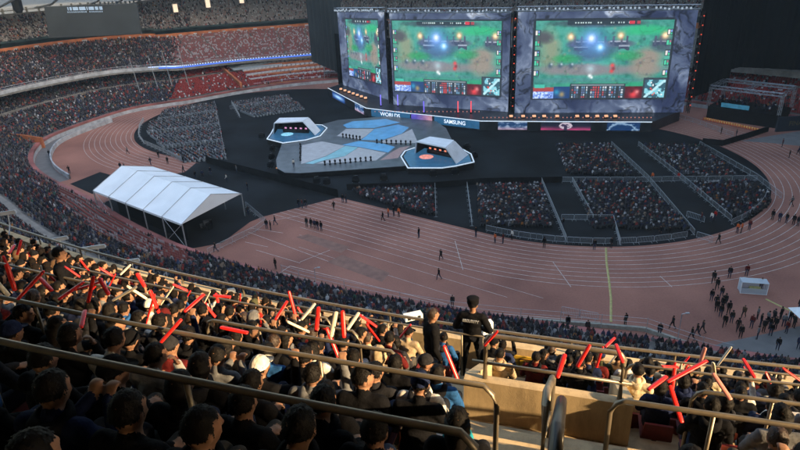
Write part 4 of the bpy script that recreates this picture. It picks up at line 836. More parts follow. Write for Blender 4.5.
barriers([(541, 182), (566, 242)], 'barrier in the slanting fence right of the square floor block', 'barriers right of the square block')
barriers([(572, 182), (593, 221)], 'barrier in the slanting fence on the left edge of the largest floor block', 'barriers left of the largest block')
barriers([(561, 220.5), (613, 221), (620, 246)], 'barrier of the little pen by the yellow cable cover', 'barriers of the little pen')
barriers([(611, 146), (648, 181), (694, 236)], 'barrier in the long slanting fence right of the largest floor block', 'barriers along the wide black aisle')
barriers([(638, 146), (680, 179), (731, 222)], 'barrier in the slanting fence left of the outer floor blocks', 'barriers left of the outer blocks')
barriers([(699, 146), (757, 180), (781, 199)], 'barrier in the fence along the outer edge by the track bend', 'barriers by the bend')
barriers([(560, 182.5), (648, 182.5)], 'barrier in the cross fence behind the largest floor block', 'barriers behind the largest block'); barriers([(650, 182.5), (684, 181.5)], 'barrier closing the wide black aisle', 'barriers closing the aisle'); barriers([(684, 182), (756, 181)], 'barrier in the cross fence behind the outer floor block', 'barriers behind the outer block')
barriers([(686, 217), (704, 223)], 'barrier in the short fence at the mouth of the wide aisle', 'barriers at the aisle mouth'); barriers([(696, 238), (712, 243)], 'barrier at the lower corner of the wide aisle', 'barriers at the aisle corner')
def onoval(px0, px1, Rr=34.6, n=16):
    a = toUV(*G(*px0).xy); b = toUV(*G(*px1).xy); O = [toUV(*p.xy) for p in oval(Rr, n=120)]
    ia = min(range(len(O)), key=lambda i: (O[i][0] - a[0]) ** 2 + (O[i][1] - a[1]) ** 2); ib = min(range(len(O)), key=lambda i: (O[i][0] - b[0]) ** 2 + (O[i][1] - b[1]) ** 2)
    if (ib - ia) % len(O) > len(O) / 2: ia, ib = ib, ia
    m = (ib - ia) % len(O); st_ = [O[(ia + round(m * k / n)) % len(O)] for k in range(n + 1)]; return [UV(*s_) for s_ in st_]
barriers(onoval((395, 211), (612, 247), n=14), 'barrier in the fence along the inner edge of the near straight', 'barriers along the near straight', True)
barriers(onoval((622, 247), (690, 240), n=4), 'barrier on the inner track edge below the largest floor block', 'barriers below the largest block', True)
barriers(onoval((735, 226), (778, 196), n=6), 'barrier on the inner edge of the track bend', 'barriers on the inner bend', True)
barriers([(144, 121), (140, 128), (139, 137), (144, 144), (160, 151), (185, 163)], 'pale barrier round the left seating blocks inside the bend', 'barriers round the left blocks')
for k, (a, b) in enumerate((((160, 122), (215, 113.5)), ((148, 135), (219, 127)), ((163, 149.5), (223, 143)), ((215, 104), (226, 160)), ((230, 109.5), (290, 102)), ((232, 104), (240, 118)))):
    barriers([a, b], 'barrier in the %s fence among the left seating blocks' % ('farthest', 'second', 'third', 'long end', 'upper right', 'short')[k], 'barriers among the left blocks %d' % k)
barriers([(208, 255), (256, 232), (266, 224), (246, 207)], 'barrier in the run around the open end of the marquee', 'barriers by the marquee')
barriers([(678, 118), (700, 125), (733, 137)], 'pale barrier crossing the far right of the track', 'barriers across the far track')
# near track edge: low beige wall with thin mesh fence posts, corner gate
P = [bowl(NW + i, -2.2, 0) for i in range(-10 * 12 + 20, -10 * 12 + 52, 2)]
a = [G(*p) for p in ((283, 276), (300, 281), (345, 292), (400, 304), (450, 313), (520, 321), (600, 327), (645, 331), (700, 350), (730, 358))]
wallrun([p.xy for p in a], .5, mat('near_kerb', (.30, .29, .25), .85, var=.15), .35, 'near_wall', 'low pale wall along the near edge of the red track', 'wall')
t = empty('mesh_fence', (0, 0, 0)); mb = MB(); a2 = [p + Vector((0, -.3, 0)) for p in a]
for z in (1.3, 1.9): mb.tube([p + Vector((0, 0, z)) for p in a2], .022, 4)
mb.build('wires', M_GALV, t)
for p, q in zip(a2[:-1], a2[1:]):
    n = max(1, int((q - p).length / 4.5))
    for k in range(n): mb = MB(); v = p.lerp(q, k / n); mb.tube([v, v + Vector((0, 0, 2.0))], .035, 4); mb.build('post', M_GALV, t)
tag(t, 'thin wire fence on posts above the low near wall', 'fence')
barriers([(561, 314), (598, 321)], 'barrier standing by the near track edge left of the yellow cable cover', 'barriers at the near edge')
# yellow cable covers
def ribbon(px, wd, h, m, name, lab, cat):
    mb = MB(); P = [G(*p) for p in px]
    for a, b in zip(P[:-1], P[1:]):
        n = Vector((-(b - a).y, (b - a).x, 0)).normalized() * wd / 2; mb.hexa([a - n, b - n, b + n, a + n], [a - n * .4 + Vector((0, 0, h)), b - n * .4 + Vector((0, 0, h)), b + n * .4 + Vector((0, 0, h)), a + n * .4 + Vector((0, 0, h))])
    return tag(mb.build(name, m), lab, cat)
ribbon([(606, 248), (606.5, 262), (609, 280), (611, 298), (611, 322)], .3, .05, M_YEL, 'cable_cover', 'yellow cable cover running straight across the near track lanes', 'cable cover')
ribbon([(766, 299), (780, 306), (800, 315), (820, 322)], .3, .07, M_YEL, 'cable_cover', 'yellow cable cover leading away from the glass shelter', 'cable cover')
# glass shelter on the track
t = empty('team_shelter', G(752, 292), -.25); t.scale = (.8, .8, .85); mb = MB()
for x in (-1.9, 1.9):
    for y in (-.7, .8): mb.tube([(x, y, 0), (x, y, 1.9)], .05, 4)
for y in (-.7, .8): mb.tube([(-1.9, y, 1.9), (1.9, y, 1.9)], .05, 4); mb.tube([(-1.9, y, .05), (1.9, y, .05)], .05, 4)
mb.build('frame', M_WHITE, t)
gm = bpy.data.materials.new('clear_sheet'); gm.use_nodes = True; g_ = gm.node_tree; gb = g_.nodes['Principled BSDF']; gb.inputs['Base Color'].default_value = (.6, .68, .75, 1); gb.inputs['Roughness'].default_value = .3; gb.inputs['Alpha'].default_value = .45
mb = MB(); mb.box((0, .8, .95), (3.7, .03, 1.8)); mb.box((-1.9, .05, .95), (.03, 1.4, 1.8)); mb.box((1.9, .05, .95), (.03, 1.4, 1.8)); mb.box((0, .05, 1.93), (3.9, 1.6, .03)); mb.box((0, -.7, .5), (3.7, .03, .9)); mb.build('sheets', gm, t)
mb = MB(); mb.box((0, .3, .4), (3.4, .45, .08)); mb.box((0, .3, .2), (.3, .3, .4)); mb.build('bench', M_GREY, t); mb = MB(); mb.box((.3, 0, .6), (1.6, .7, .5)); mb.build('desk', M_YEL, t)
tag(t, 'small clear-sided shelter with a desk standing on the track', 'shelter')
# thin masts in front of the far stands
for k, (x, y, yt) in enumerate(((144, 104, 57), (162, 101, 55), (176, 99, 50), (192, 97, 47))):
    p = G(x, y); h = height_over(x - 6, yt, p); mb = MB(); mb.tube([p, p + Vector((-1.5, 0, h))], .16, 5, r2=.10); mb.box((p.x, p.y, .2), (1, 1, .4))
    tag(mb.build('flagpole', M_GALV), 'slender grey mast before the far stand, %s from the tunnel corner' % ('first', 'second', 'third', 'fourth')[k], 'mast', 'slender masts by the far wall')
for k, (x, y, yt) in enumerate(((677, 343, 313), (316, 284, 268))):
    p = G(x, y); h = height_over(x, yt, p); mb = MB(); mb.tube([p, p + Vector((0, 0, h)), p + Vector((.5, 0, h + .1))], .05, 5); mb.box((p.x + .6, p.y, h + .08), (.4, .2, .1)); tag(mb.build('lamp_pole', M_GALV), ('thin lamp pole beside the group at the near track edge', 'thin pole at the near wall opposite the worn patches')[k], 'pole')

# ================================================================== PEOPLE
class Body:
    def __init__(s): s.prims = []
    def cap(s, a, b, ra, rb, reg_): s.prims.append(('c', Vector(a), Vector(b), ra, rb, reg_))
    def ell(s, c, r, reg_, rot=None): s.prims.append(('e', Vector(c), Vector(r), rot, 0, reg_))
def hand(B, w_, d, side, curl=.5, grip=None):
    """palm, five fingers and a thumb; w_ wrist, d unit direction"""
    d = Vector(d).normalized(); sx = d.cross(Vector((0, 0, 1)));
    if sx.length < .1: sx = Vector((1, 0, 0))
    sx.normalize(); nn = sx.cross(d).normalized(); w_ = Vector(w_)
    for k in range(3): B.cap(w_ + sx * (.018 * (k - 1)), w_ + d * .075 + sx * (.022 * (k - 1)), .019, .017, 0)
    for k, L_ in enumerate((.068, .078, .072, .056)):
        a = w_ + d * .085 + sx * (.024 * (k - 1.5)); m = a + (d * math.cos(curl * .6) - nn * math.sin(curl * .6)) * L_ * .5; e = m + (d * math.cos(curl * 1.6) - nn * math.sin(curl * 1.6)) * L_ * .5
        B.cap(a, m, .0105, .0095, 0); B.cap(m, e, .0095, .008, 0)
    a = w_ + d * .02 + sx * (.03 * side); m = a + (d * .6 + sx * side * .7).normalized() * .035; B.cap(a, m, .013, .0115, 0); B.cap(m, m + (d * .9 + sx * side * .2 - nn * .3).normalized() * .032, .011, .009, 0)
def head(B, c, yaw=0, pitch=0):
    Rm = Matrix.Rotation(yaw, 3, 'Z') @ Matrix.Rotation(-pitch, 3, 'X'); c = Vector(c)
    def P(x, y, z): return c + Rm @ Vector((x, y, z))
    B.ell(c, (.076, .096, .108), 0, Rm); B.ell(P(0, -.012, .03), (.078, .092, .085), 0, Rm); B.ell(P(0, .035, -.055), (.052, .056, .055), 0, Rm); B.ell(P(0, .068, -.09), (.026, .022, .02), 0, Rm)
    B.cap(P(0, .09, .015), P(0, .112, -.022), .010, .014, 0); B.ell(P(0, .088, -.055), (.026, .012, .009), 0, Rm); B.cap(P(-.04, .082, .03), P(.04, .082, .03), .012, .012, 0)
    for s in (-1, 1): B.ell(P(s * .078, -.008, -.01), (.012, .022, .032), 0, Rm); B.ell(P(s * .04, .062, -.03), (.024, .02, .02), 0, Rm)
    B.hc = c; B.hr = Rm
def torso(B, base, chest, shz, wid=.2):
    b, c = Vector(base), Vector(chest)
    B.ell(b, (.175, .125, .11), 2); B.ell(b + Vector((0, 0, .1)), (.165, .12, .12), 1); B.ell(b.lerp(c, .5), (.165, .125, .17), 1); B.ell(c, (.185, .13, .16), 1)
    B.cap(Vector((-wid + .03, c.y - .01, shz)), Vector((wid - .03, c.y - .01, shz)), .068, .068, 1); B.cap(Vector((0, c.y, shz)), Vector((0, c.y + .015, shz + .075)), .08, .06, 1)
def arm(B, sh, el, wr, hd, side, curl=.6, sl=1.0):
    B.cap(sh, el, .062 * sl, .05 * sl, 1); B.cap(el, wr, .050 * sl, .036 * sl, 1); hand(B, wr, hd, side, curl)
def leg(B, hip, kn, an, toe):
    B.cap(hip, kn, .09, .062, 2); B.cap(kn, an, .062, .042, 2); B.cap(an, Vector(an) + Vector((0, 0, -.03)), .042, .042, 3); B.cap(Vector(an) + Vector((0, -.02, -.035)), toe, .042, .034, 3)
def grow(B, name, voxel=.013, fold=.007, seed=0):
    mb = MB()
    def sph(c, r, Rm=None, n=14, mfn=None):
        vs = []; fs = []
        for i in range(n + 1):
            th = math.pi * i / n
            for j in range(2 * n):
                ph = math.pi * j / n; v = Vector((math.sin(th) * math.cos(ph) * r[0], math.sin(th) * math.sin(ph) * r[1], math.cos(th) * r[2])); v = (Rm @ v) if Rm else v; vs.append(c + v)
        for i in range(n):
            for j in range(2 * n): fs.append((i * 2 * n + j, (i + 1) * 2 * n + j, (i + 1) * 2 * n + (j + 1) % (2 * n), i * 2 * n + (j + 1) % (2 * n)))
        mb.add(vs, fs)
    for p in B.prims:
        if p[0] == 'e': sph(p[1], p[2], p[3])
        else:
            a, b, ra, rb = p[1:5]; n = max(2, int((b - a).length / (min(ra, rb) * .5))); q = 8 if max(ra, rb) < .03 else 10
            for k in range(n + 1): r_ = ra + (rb - ra) * k / n; sph(a.lerp(b, k / n), (r_, r_, r_), None, 5 if q == 8 else 7)
    o = mb.build(name + '_tmp', []); md = o.modifiers.new('r', 'REMESH'); md.mode = 'VOXEL'; md.voxel_size = voxel; sm = o.modifiers.new('s', 'SMOOTH'); sm.iterations = 3; sm.factor = .5
    dg = bpy.context.evaluated_depsgraph_get(); me = bpy.data.meshes.new_from_object(o.evaluated_get(dg)); bpy.data.objects.remove(o); me.name = name
    nv = len(me.vertices); co = np.empty(nv * 3, 'f'); me.vertices.foreach_get('co', co); co = co.reshape(-1, 3); no = np.empty(nv * 3, 'f'); me.vertices.foreach_get('normal', no); no = no.reshape(-1, 3)
    def regions(X):
        best = np.full(len(X), 9.); rg = np.zeros(len(X), int)
        for p in B.prims:
            if p[0] == 'e':
                Y = X - np.array(p[1]);
                if p[3] is not None: Y = Y @ np.array(p[3])
                r = np.array(p[2]); d = (np.linalg.norm(Y / r, axis=1) - 1) * r.min()
            else:
                a, b = np.array(p[1]), np.array(p[2]); ab = b - a; t = np.clip(((X - a) @ ab) / max(ab @ ab, 1e-9), 0, 1); d = np.linalg.norm(X - a - t[:, None] * ab, axis=1) - (p[3] + (p[4] - p[3]) * t)
            m = d < best; best[m] = d[m]; rg[m] = p[5]
        return rg
    rv = regions(co); k = (rv == 1) | (rv == 2)
    for i in np.nonzero(k)[0]:
        v = Vector(co[i]); f = noise.noise(Vector((v.x * 9, v.y * 9, v.z * 16 + seed))) * fold + noise.noise(Vector((v.x * 26 + 3, v.y * 26, v.z * 38 + seed))) * fold * .5; co[i] += no[i] * (f + .006)
    me.vertices.foreach_set('co', co.ravel()); nf = len(me.polygons); fc_ = np.empty(nf * 3, 'f'); me.polygons.foreach_get('center', fc_); fc_ = fc_.reshape(-1, 3); rg = regions(fc_)
    L_ = (fc_ - np.array(B.hc)) @ np.array(B.hr)
    eye = (rg == 0) & (np.abs(np.abs(L_[:, 0]) - .031) < .013) & (np.abs(L_[:, 2] - .008) < .008) & (L_[:, 1] > .06); mouth = (rg == 0) & (np.abs(L_[:, 0]) < .024) & (np.abs(L_[:, 2] + .055) < .008) & (L_[:, 1] > .06)
    rg[eye] = 4; rg[mouth] = 5
    for n_ in range(6): me.materials.append(PM[('skin', 'top', 'trouser', 'shoe', 'eye', 'lip')[n_]])
    me.polygons.foreach_set('material_index', rg.astype('i')); me.polygons.foreach_set('use_smooth', [True] * nf); me.update(); return me
PM = {'skin': mat('skin_tone', (.27, .14, .085), .6, spec=.2, var=.12, scale=20), 'top': mat('jacket_black', (.012, .012, .014), .8, var=.2, scale=12), 'trouser': mat('trousers_dark', (.014, .016, .022), .85, var=.2, scale=12), 'shoe': mat('shoe_dark', (.02, .02, .02), .5),
      'eye': mat('eye_dark', (.01, .008, .008), .3), 'lip': mat('lip', (.22, .07, .06), .5)}
def hair_mesh(kind, seed=0):
    """kind: short, bob, long, cap, hood, bald, hat"""
    n = 26; vs = []; fs = []
    for i in range(n + 1):
        th = math.pi * i / n
        for j in range(2 * n):
            ph = math.pi * j / n; d = Vector((math.sin(th) * math.cos(ph), math.sin(th) * math.sin(ph), math.cos(th)))
            r = Vector((.083, .100, .112)); f = 1.0 + .05 * noise.noise(d * 3 + Vector((seed, 0, 0))) + .05 * noise.noise(d * 22 + Vector((seed, 5, 0))) * .5
            v = Vector((d.x * r.x * f, d.y * r.y * f - .008, d.z * r.z * f + .012))
            if kind in ('short', 'bob', 'long'):
                if d.y > .25 and d.z < .42: v = v * .62                    # open face
                elif d.z < -.35 and kind == 'short': v = Vector((v.x * .66, v.y * .72, max(v.z, -.075)))
                elif kind == 'bob' and d.z < -.1: v = Vector((v.x * 1.12, v.y * 1.05 - .01, v.z * 1.25))
                elif kind == 'long' and d.z < 0: v = Vector((v.x * (1.15 - .2 * d.z), v.y * 1.05 - .02 - .05 * (-d.z), v.z * 2.5))
            elif kind == 'hood':
                v = Vector((v.x * 1.25, v.y * 1.18 - .012, v.z * 1.15))
                if d.y > .45 and d.z < .55: v = v * .6
                elif d.z < -.2: v = Vector((v.x * 1.15, v.y * 1.12, v.z * 1.25))
            elif kind in ('cap', 'hat'):
                v = Vector((v.x * 1.08, v.y * 1.06, max(v.z, .018) * 1.02))
            vs.append(v)
    for i in range(n):
        for j in range(2 * n): fs.append((i * 2 * n + j, (i + 1) * 2 * n + j, (i + 1) * 2 * n + (j + 1) % (2 * n), i * 2 * n + (j + 1) % (2 * n)))
    mb = MB(); mb.add(vs, fs)
    if kind in ('short', 'bob', 'long'):
        hr = random.Random(seed + len(kind)); kq = 0
        while kq < 420:
            ph = hr.uniform(0, 2 * math.pi); d = Vector((math.cos(ph), math.sin(ph), hr.uniform(-1, 1))); zz = d.z; rr_ = math.sqrt(max(0, 1 - zz * zz)); d = Vector((rr_ * math.cos(ph), rr_ * math.sin(ph), zz))
            if d.y > .25 and d.z < .42: continue
            if kind == 'short' and d.z < -.45: continue
            kq += 1; idx_ = int(round(math.acos(zz) / math.pi * n)) * 2 * n + int(round(ph / math.pi * n)) % (2 * n); p = vs[idx_] * .985
            t = Vector((d.x * d.z, d.y * d.z, -(d.x ** 2 + d.y ** 2))); t = t.normalized() if t.length > .05 else Vector((hr.uniform(-1, 1), -1, 0)).normalized()
            t = (t + Vector((hr.uniform(-.5, .5), hr.uniform(-.5, .5), hr.uniform(-.2, .35))) + d * hr.uniform(-.05, .16)).normalized(); L_ = hr.uniform(.010, .022); sdv = t.cross(d).normalized() * hr.uniform(.003, .006)
            tip = p + t * L_; m_ = p + t * L_ * .5 + d * .002; mb.add([p - sdv, p + sdv, m_ + sdv * .9, tip, m_ - sdv * .9, p + d * .004], [(0, 1, 2, 3, 4), (5, 2, 3), (5, 3, 4), (5, 1, 2), (5, 4, 0)])
    if kind == 'cap': mb.add([(.075 * math.cos(a), .07 + .095 * math.sin(a), .035 - .02 * math.sin(a)) for a in np.linspace(0, math.pi, 12)] + [(.075 * math.cos(a), .07 + .095 * math.sin(a), .028 - .02 * math.sin(a)) for a in np.linspace(0, math.pi, 12)], [tuple(range(12)), tuple(range(12, 24))[::-1]] + [(i, i + 1, 13 + i, 12 + i) for i in range(11)])
    if kind == 'hat': mb.lathe((0, 0, .03), [(.102, 0), (.106, .02), (.104, .05), (.112, .10), (.09, .115)], 20); mb.add([(.075 * math.cos(a), .07 + .085 * math.sin(a), .03 - .03 * math.sin(a)) for a in np.linspace(0, math.pi, 12)] + [(.075 * math.cos(a), .07 + .085 * math.sin(a), .022 - .03 * math.sin(a)) for a in np.linspace(0, math.pi, 12)], [tuple(range(12)), tuple(range(12, 24))[::-1]] + [(i, i + 1, 13 + i, 12 + i) for i in range(11)])
    o = mb.build(kind + '_tmp', [M_CARPET], smooth=True); me = o.data; me.name = kind + '_mesh'; bpy.data.objects.remove(o); return me
HAIR = {k: [hair_mesh(k, s) for s in range(2)] for k in ('short', 'bob', 'long', 'cap', 'hood', 'hat')}
def jac(name, c, **k): return mat(name, c, k.get('rough', .9), spec=.08, var=.18, scale=14, bump=.25, bscale=60)
TOPS = {'black': jac('cloth_black', (.006, .006, .0075)), 'charcoal': jac('cloth_charcoal', (.022, .022, .026)), 'navy': jac('cloth_navy', (.012, .018, .05)), 'grey': jac('cloth_grey', (.13, .13, .135)), 'maroon': jac('cloth_maroon', (.10, .012, .012)), 'red': jac('cloth_red', (.40, .02, .015)),
        'white': jac('cloth_white', (.62, .58, .52)), 'beige': jac('cloth_beige', (.36, .27, .17)), 'cream': jac('cloth_cream', (.60, .48, .30)), 'blue': jac('cloth_blue', (.02, .08, .22)), 'teal': jac('cloth_teal', (.02, .25, .32)), 'brown': jac('cloth_brown', (.07, .04, .022)), 'olive': jac('cloth_olive', (.05, .05, .025)), 'orange': jac('cloth_orange', (.55, .11, .03)), 'yellow': jac('cloth_yellow', (.5, .35, .04))}
HC = {'black': mat('hair_black', (.006, .0045, .004), .6, spec=.15, var=.3, scale=30, bump=.25, bscale=260), 'brown': mat('hair_brown', (.035, .018, .01), .5, var=.3, scale=30, bump=.25, bscale=260)}
TR = [jac('trouser_a', (.012, .013, .018)), jac('trouser_b', (.02, .03, .06)), jac('trouser_c', (.06, .055, .05))]
SEATED = []
_mb = MB(); _n = 22
for _i in range(9):
    for _j in range(_n):
        _a = 2 * math.pi * _j / _n; _b = 2 * math.pi * _i / 8; _back = .5 - .5 * math.sin(_a); _r = .026 + .030 * _back + .004 * math.sin(_a * 5 + 1)
        _mb.v.append((math.cos(_a) * (.088 + _r * math.cos(_b)), math.sin(_a) * (.080 + _r * math.cos(_b)) - .035 * _back, _r * math.sin(_b) * 1.2 - .02 * _back))
for _i in range(8):
    for _j in range(_n): _mb.f.append([_i * _n + _j, _i * _n + (_j + 1) % _n, (_i + 1) * _n + (_j + 1) % _n, (_i + 1) * _n + _j]); _mb.m.append(0); _mb.c.append((1, 1, 1))
_o = _mb.build('folded_hood', TOPS['black'], smooth=True); HOODM = _o.data; bpy.data.objects.remove(_o)
def seated(kind, yaw, seed):
    B = Body(); lean = {'lap': .0, 'fwd': .10, 'chin': .06, 'phone': .03, 'up': -.01, 'cross': .02}[kind]
    torso(B, (0, -.12, .53), (0, -.12 + lean, .86), .985); head(B, (0, -.075 + lean * 1.6, 1.185), yaw, .1 if kind != 'up' else -.05); B.cap((0, -.10 + lean, 1.0), (0, -.085 + lean * 1.4, 1.12), .058, .056, 0)
    for s in (-1, 1):
        leg(B, (s * .10, -.06, .52), (s * .15, .36, .54), (s * .14, .34, .10), (s * .15, .50, .045)); y = -.13 + lean; sh = (s * .185, y, .965)
        if kind in ('lap', 'fwd'): arm(B, sh, (s * .25, y + .12, .70), (s * .12, y + .36, .62), (-s * .35, .9, -.15), -s, .7)
        elif kind == 'cross': arm(B, sh, (s * .24, y + .10, .70), (-s * .06, y + .24, .74 + .03 * s), (-s, .1, 0), s, .4)
        elif kind == 'chin': arm(B, sh, (s * .22, y + .22, .70) if s > 0 else (s * .25, y + .12, .70), (.05, y + .26, .98) if s > 0 else (-.1, y + .36, .62), (-.1, -.2, 1) if s > 0 else (.3, .9, -.1), -s, .9)
        elif kind == 'phone': arm(B, sh, (s * .22, y + .16, .74), (s * .06, y + .36, .88), (0, .5, .6), -s, 1.2)
        elif kind == 'up': arm(B, sh, (s * .26, y + .22, .86) if s > 0 else (s * .25, y + .12, .70), (.20, y + .32, 1.12) if s > 0 else (-.12, y + .36, .62), (-.1, .3, .9) if s > 0 else (.3, .9, -.1), -s, 1.5)
    me = grow(B, 'spectator_body', .0135, seed=seed); return me, B.hc.copy(), B.hr.copy(), kind
for k, (kd, yw) in enumerate((('lap', .0), ('lap', -.5), ('fwd', .15), ('chin', -.25), ('phone', .0), ('up', -.1), ('cross', .55), ('fwd', -.75), ('cross', -1.0))): SEATED.append(seated(kd, yw, k * 7.3))
def standing(kind, seed=0):
    B = Body(); sp = .0
    torso(B, (0, 0, 1.0), (0, .0, 1.32), 1.42); head(B, (0, .03, 1.63), {'walk': .2, 'guard': -.05}.get(kind, 0), .05); B.cap((0, 0, 1.44), (0, .02, 1.56), .058, .056, 0)
    for s in (-1, 1):
        if kind == 'walk': leg(B, (s * .095, 0, .95), (s * .10, .16 * s + .05, .52), (s * .10, .26 * s - (.12 if s < 0 else 0), .09 + (.05 if s < 0 else 0)), (s * .11, .26 * s + .1, .045)); arm(B, (s * .19, -.01, 1.40), (s * .25, -.12 * s, 1.12), (s * .24, -.22 * s + .12, .90), (0, .3, -1), -s, .5)
        elif kind == 'guard': leg(B, (s * .095, 0, .95), (s * .15, .02, .52), (s * .18, .0, .10), (s * .2, .15, .045)); arm(B, (s * .20, -.01, 1.40), (s * .31, .02, 1.14), (s * .10, .24, 1.02), (-s, .15, -.1), -s, .7, 1.1)
        elif kind == 'stand': leg(B, (s * .09, 0, .95), (s * .11, .02, .52), (s * .12, .0, .10), (s * .14, .15, .045)); arm(B, (s * .19, -.01, 1.40), (s * .24, -.02, 1.12), (s * .22, .08, .87), (0, .15, -1), -s, .5)
        elif kind == 'camera': leg(B, (s * .09, 0, .95), (s * .13, .04, .52), (s * .16, .0, .10), (s * .18, .15, .045)); arm(B, (s * .19, -.01, 1.40), (s * .22, .18, 1.25), (s * .07, .26, 1.55), (0, .2, 1), -s, 1.2)
    me = grow(B, 'standing_body', .016 if kind != 'guard' else .012, seed=seed); return me, B.hc.copy(), B.hr.copy(), kind
STAND = {k: standing(k, i * 3.3) for i, k in enumerate(('walk', 'guard', 'stand', 'camera'))}
CLOTHD = {'black': 'black', 'charcoal': 'charcoal', 'navy': 'navy', 'grey': 'grey', 'maroon': 'maroon', 'red': 'red', 'white': 'white', 'beige': 'beige', 'cream': 'cream', 'blue': 'blue', 'teal': 'teal', 'brown': 'brown', 'olive': 'olive', 'orange': 'orange', 'yellow': 'yellow'}
def person(var, loc, rz, top, hair='short', hcol='black', tr=0, lab='', cat='spectator', grp=None, scale=1.0, name='person', hmat=None, skin=None):
    me, hc, hr, kd = var; o = bpy.data.objects.new(name, me); COL.objects.link(o); o.location = loc; o.rotation_euler = (0, 0, rz); o.scale = (scale, scale, scale)
    o.material_slots[1].link = 'OBJECT'; o.material_slots[1].material = TOPS[top]; o.material_slots[2].link = 'OBJECT'; o.material_slots[2].material = TR[tr % 3]
    h = bpy.data.objects.new('cap' if hair in ('cap', 'hat') else ('hood' if hair == 'hood' else 'hair'), HAIR[hair][rng.randrange(2)]); COL.objects.link(h); h.parent = o; h.location = hc; h.rotation_euler = hr.to_euler()
    h.material_slots[0].link = 'OBJECT'; h.material_slots[0].material = hmat or (HC[hcol] if hair in ('short', 'bob', 'long') else TOPS[top if hair == 'hood' else hcol])
    if hair in ('cap', 'hat'):
        h2 = bpy.data.objects.new('hair', HAIR['short'][0]); COL.objects.link(h2); h2.parent = o; h2.location = hc; h2.rotation_euler = hr.to_euler(); h2.scale = (.97, .97, .93); h2.material_slots[0].link = 'OBJECT'; h2.material_slots[0].material = HC['black']
    if hair in ('short', 'bob') and name == 'person' and kd in ('lap', 'fwd', 'chin', 'phone', 'up', 'cross') and rng.random() < .7:
        c = bpy.data.objects.new('folded_hood', HOODM); COL.objects.link(c); c.parent = o; c.location = (0, hc.y - .045, 1.045); c.rotation_euler = (.25, 0, 0); c.material_slots[0].link = 'OBJECT'; c.material_slots[0].material = TOPS[rng.choice([top, top, 'black', 'charcoal'])]
    return tag(o, lab, cat, grp)

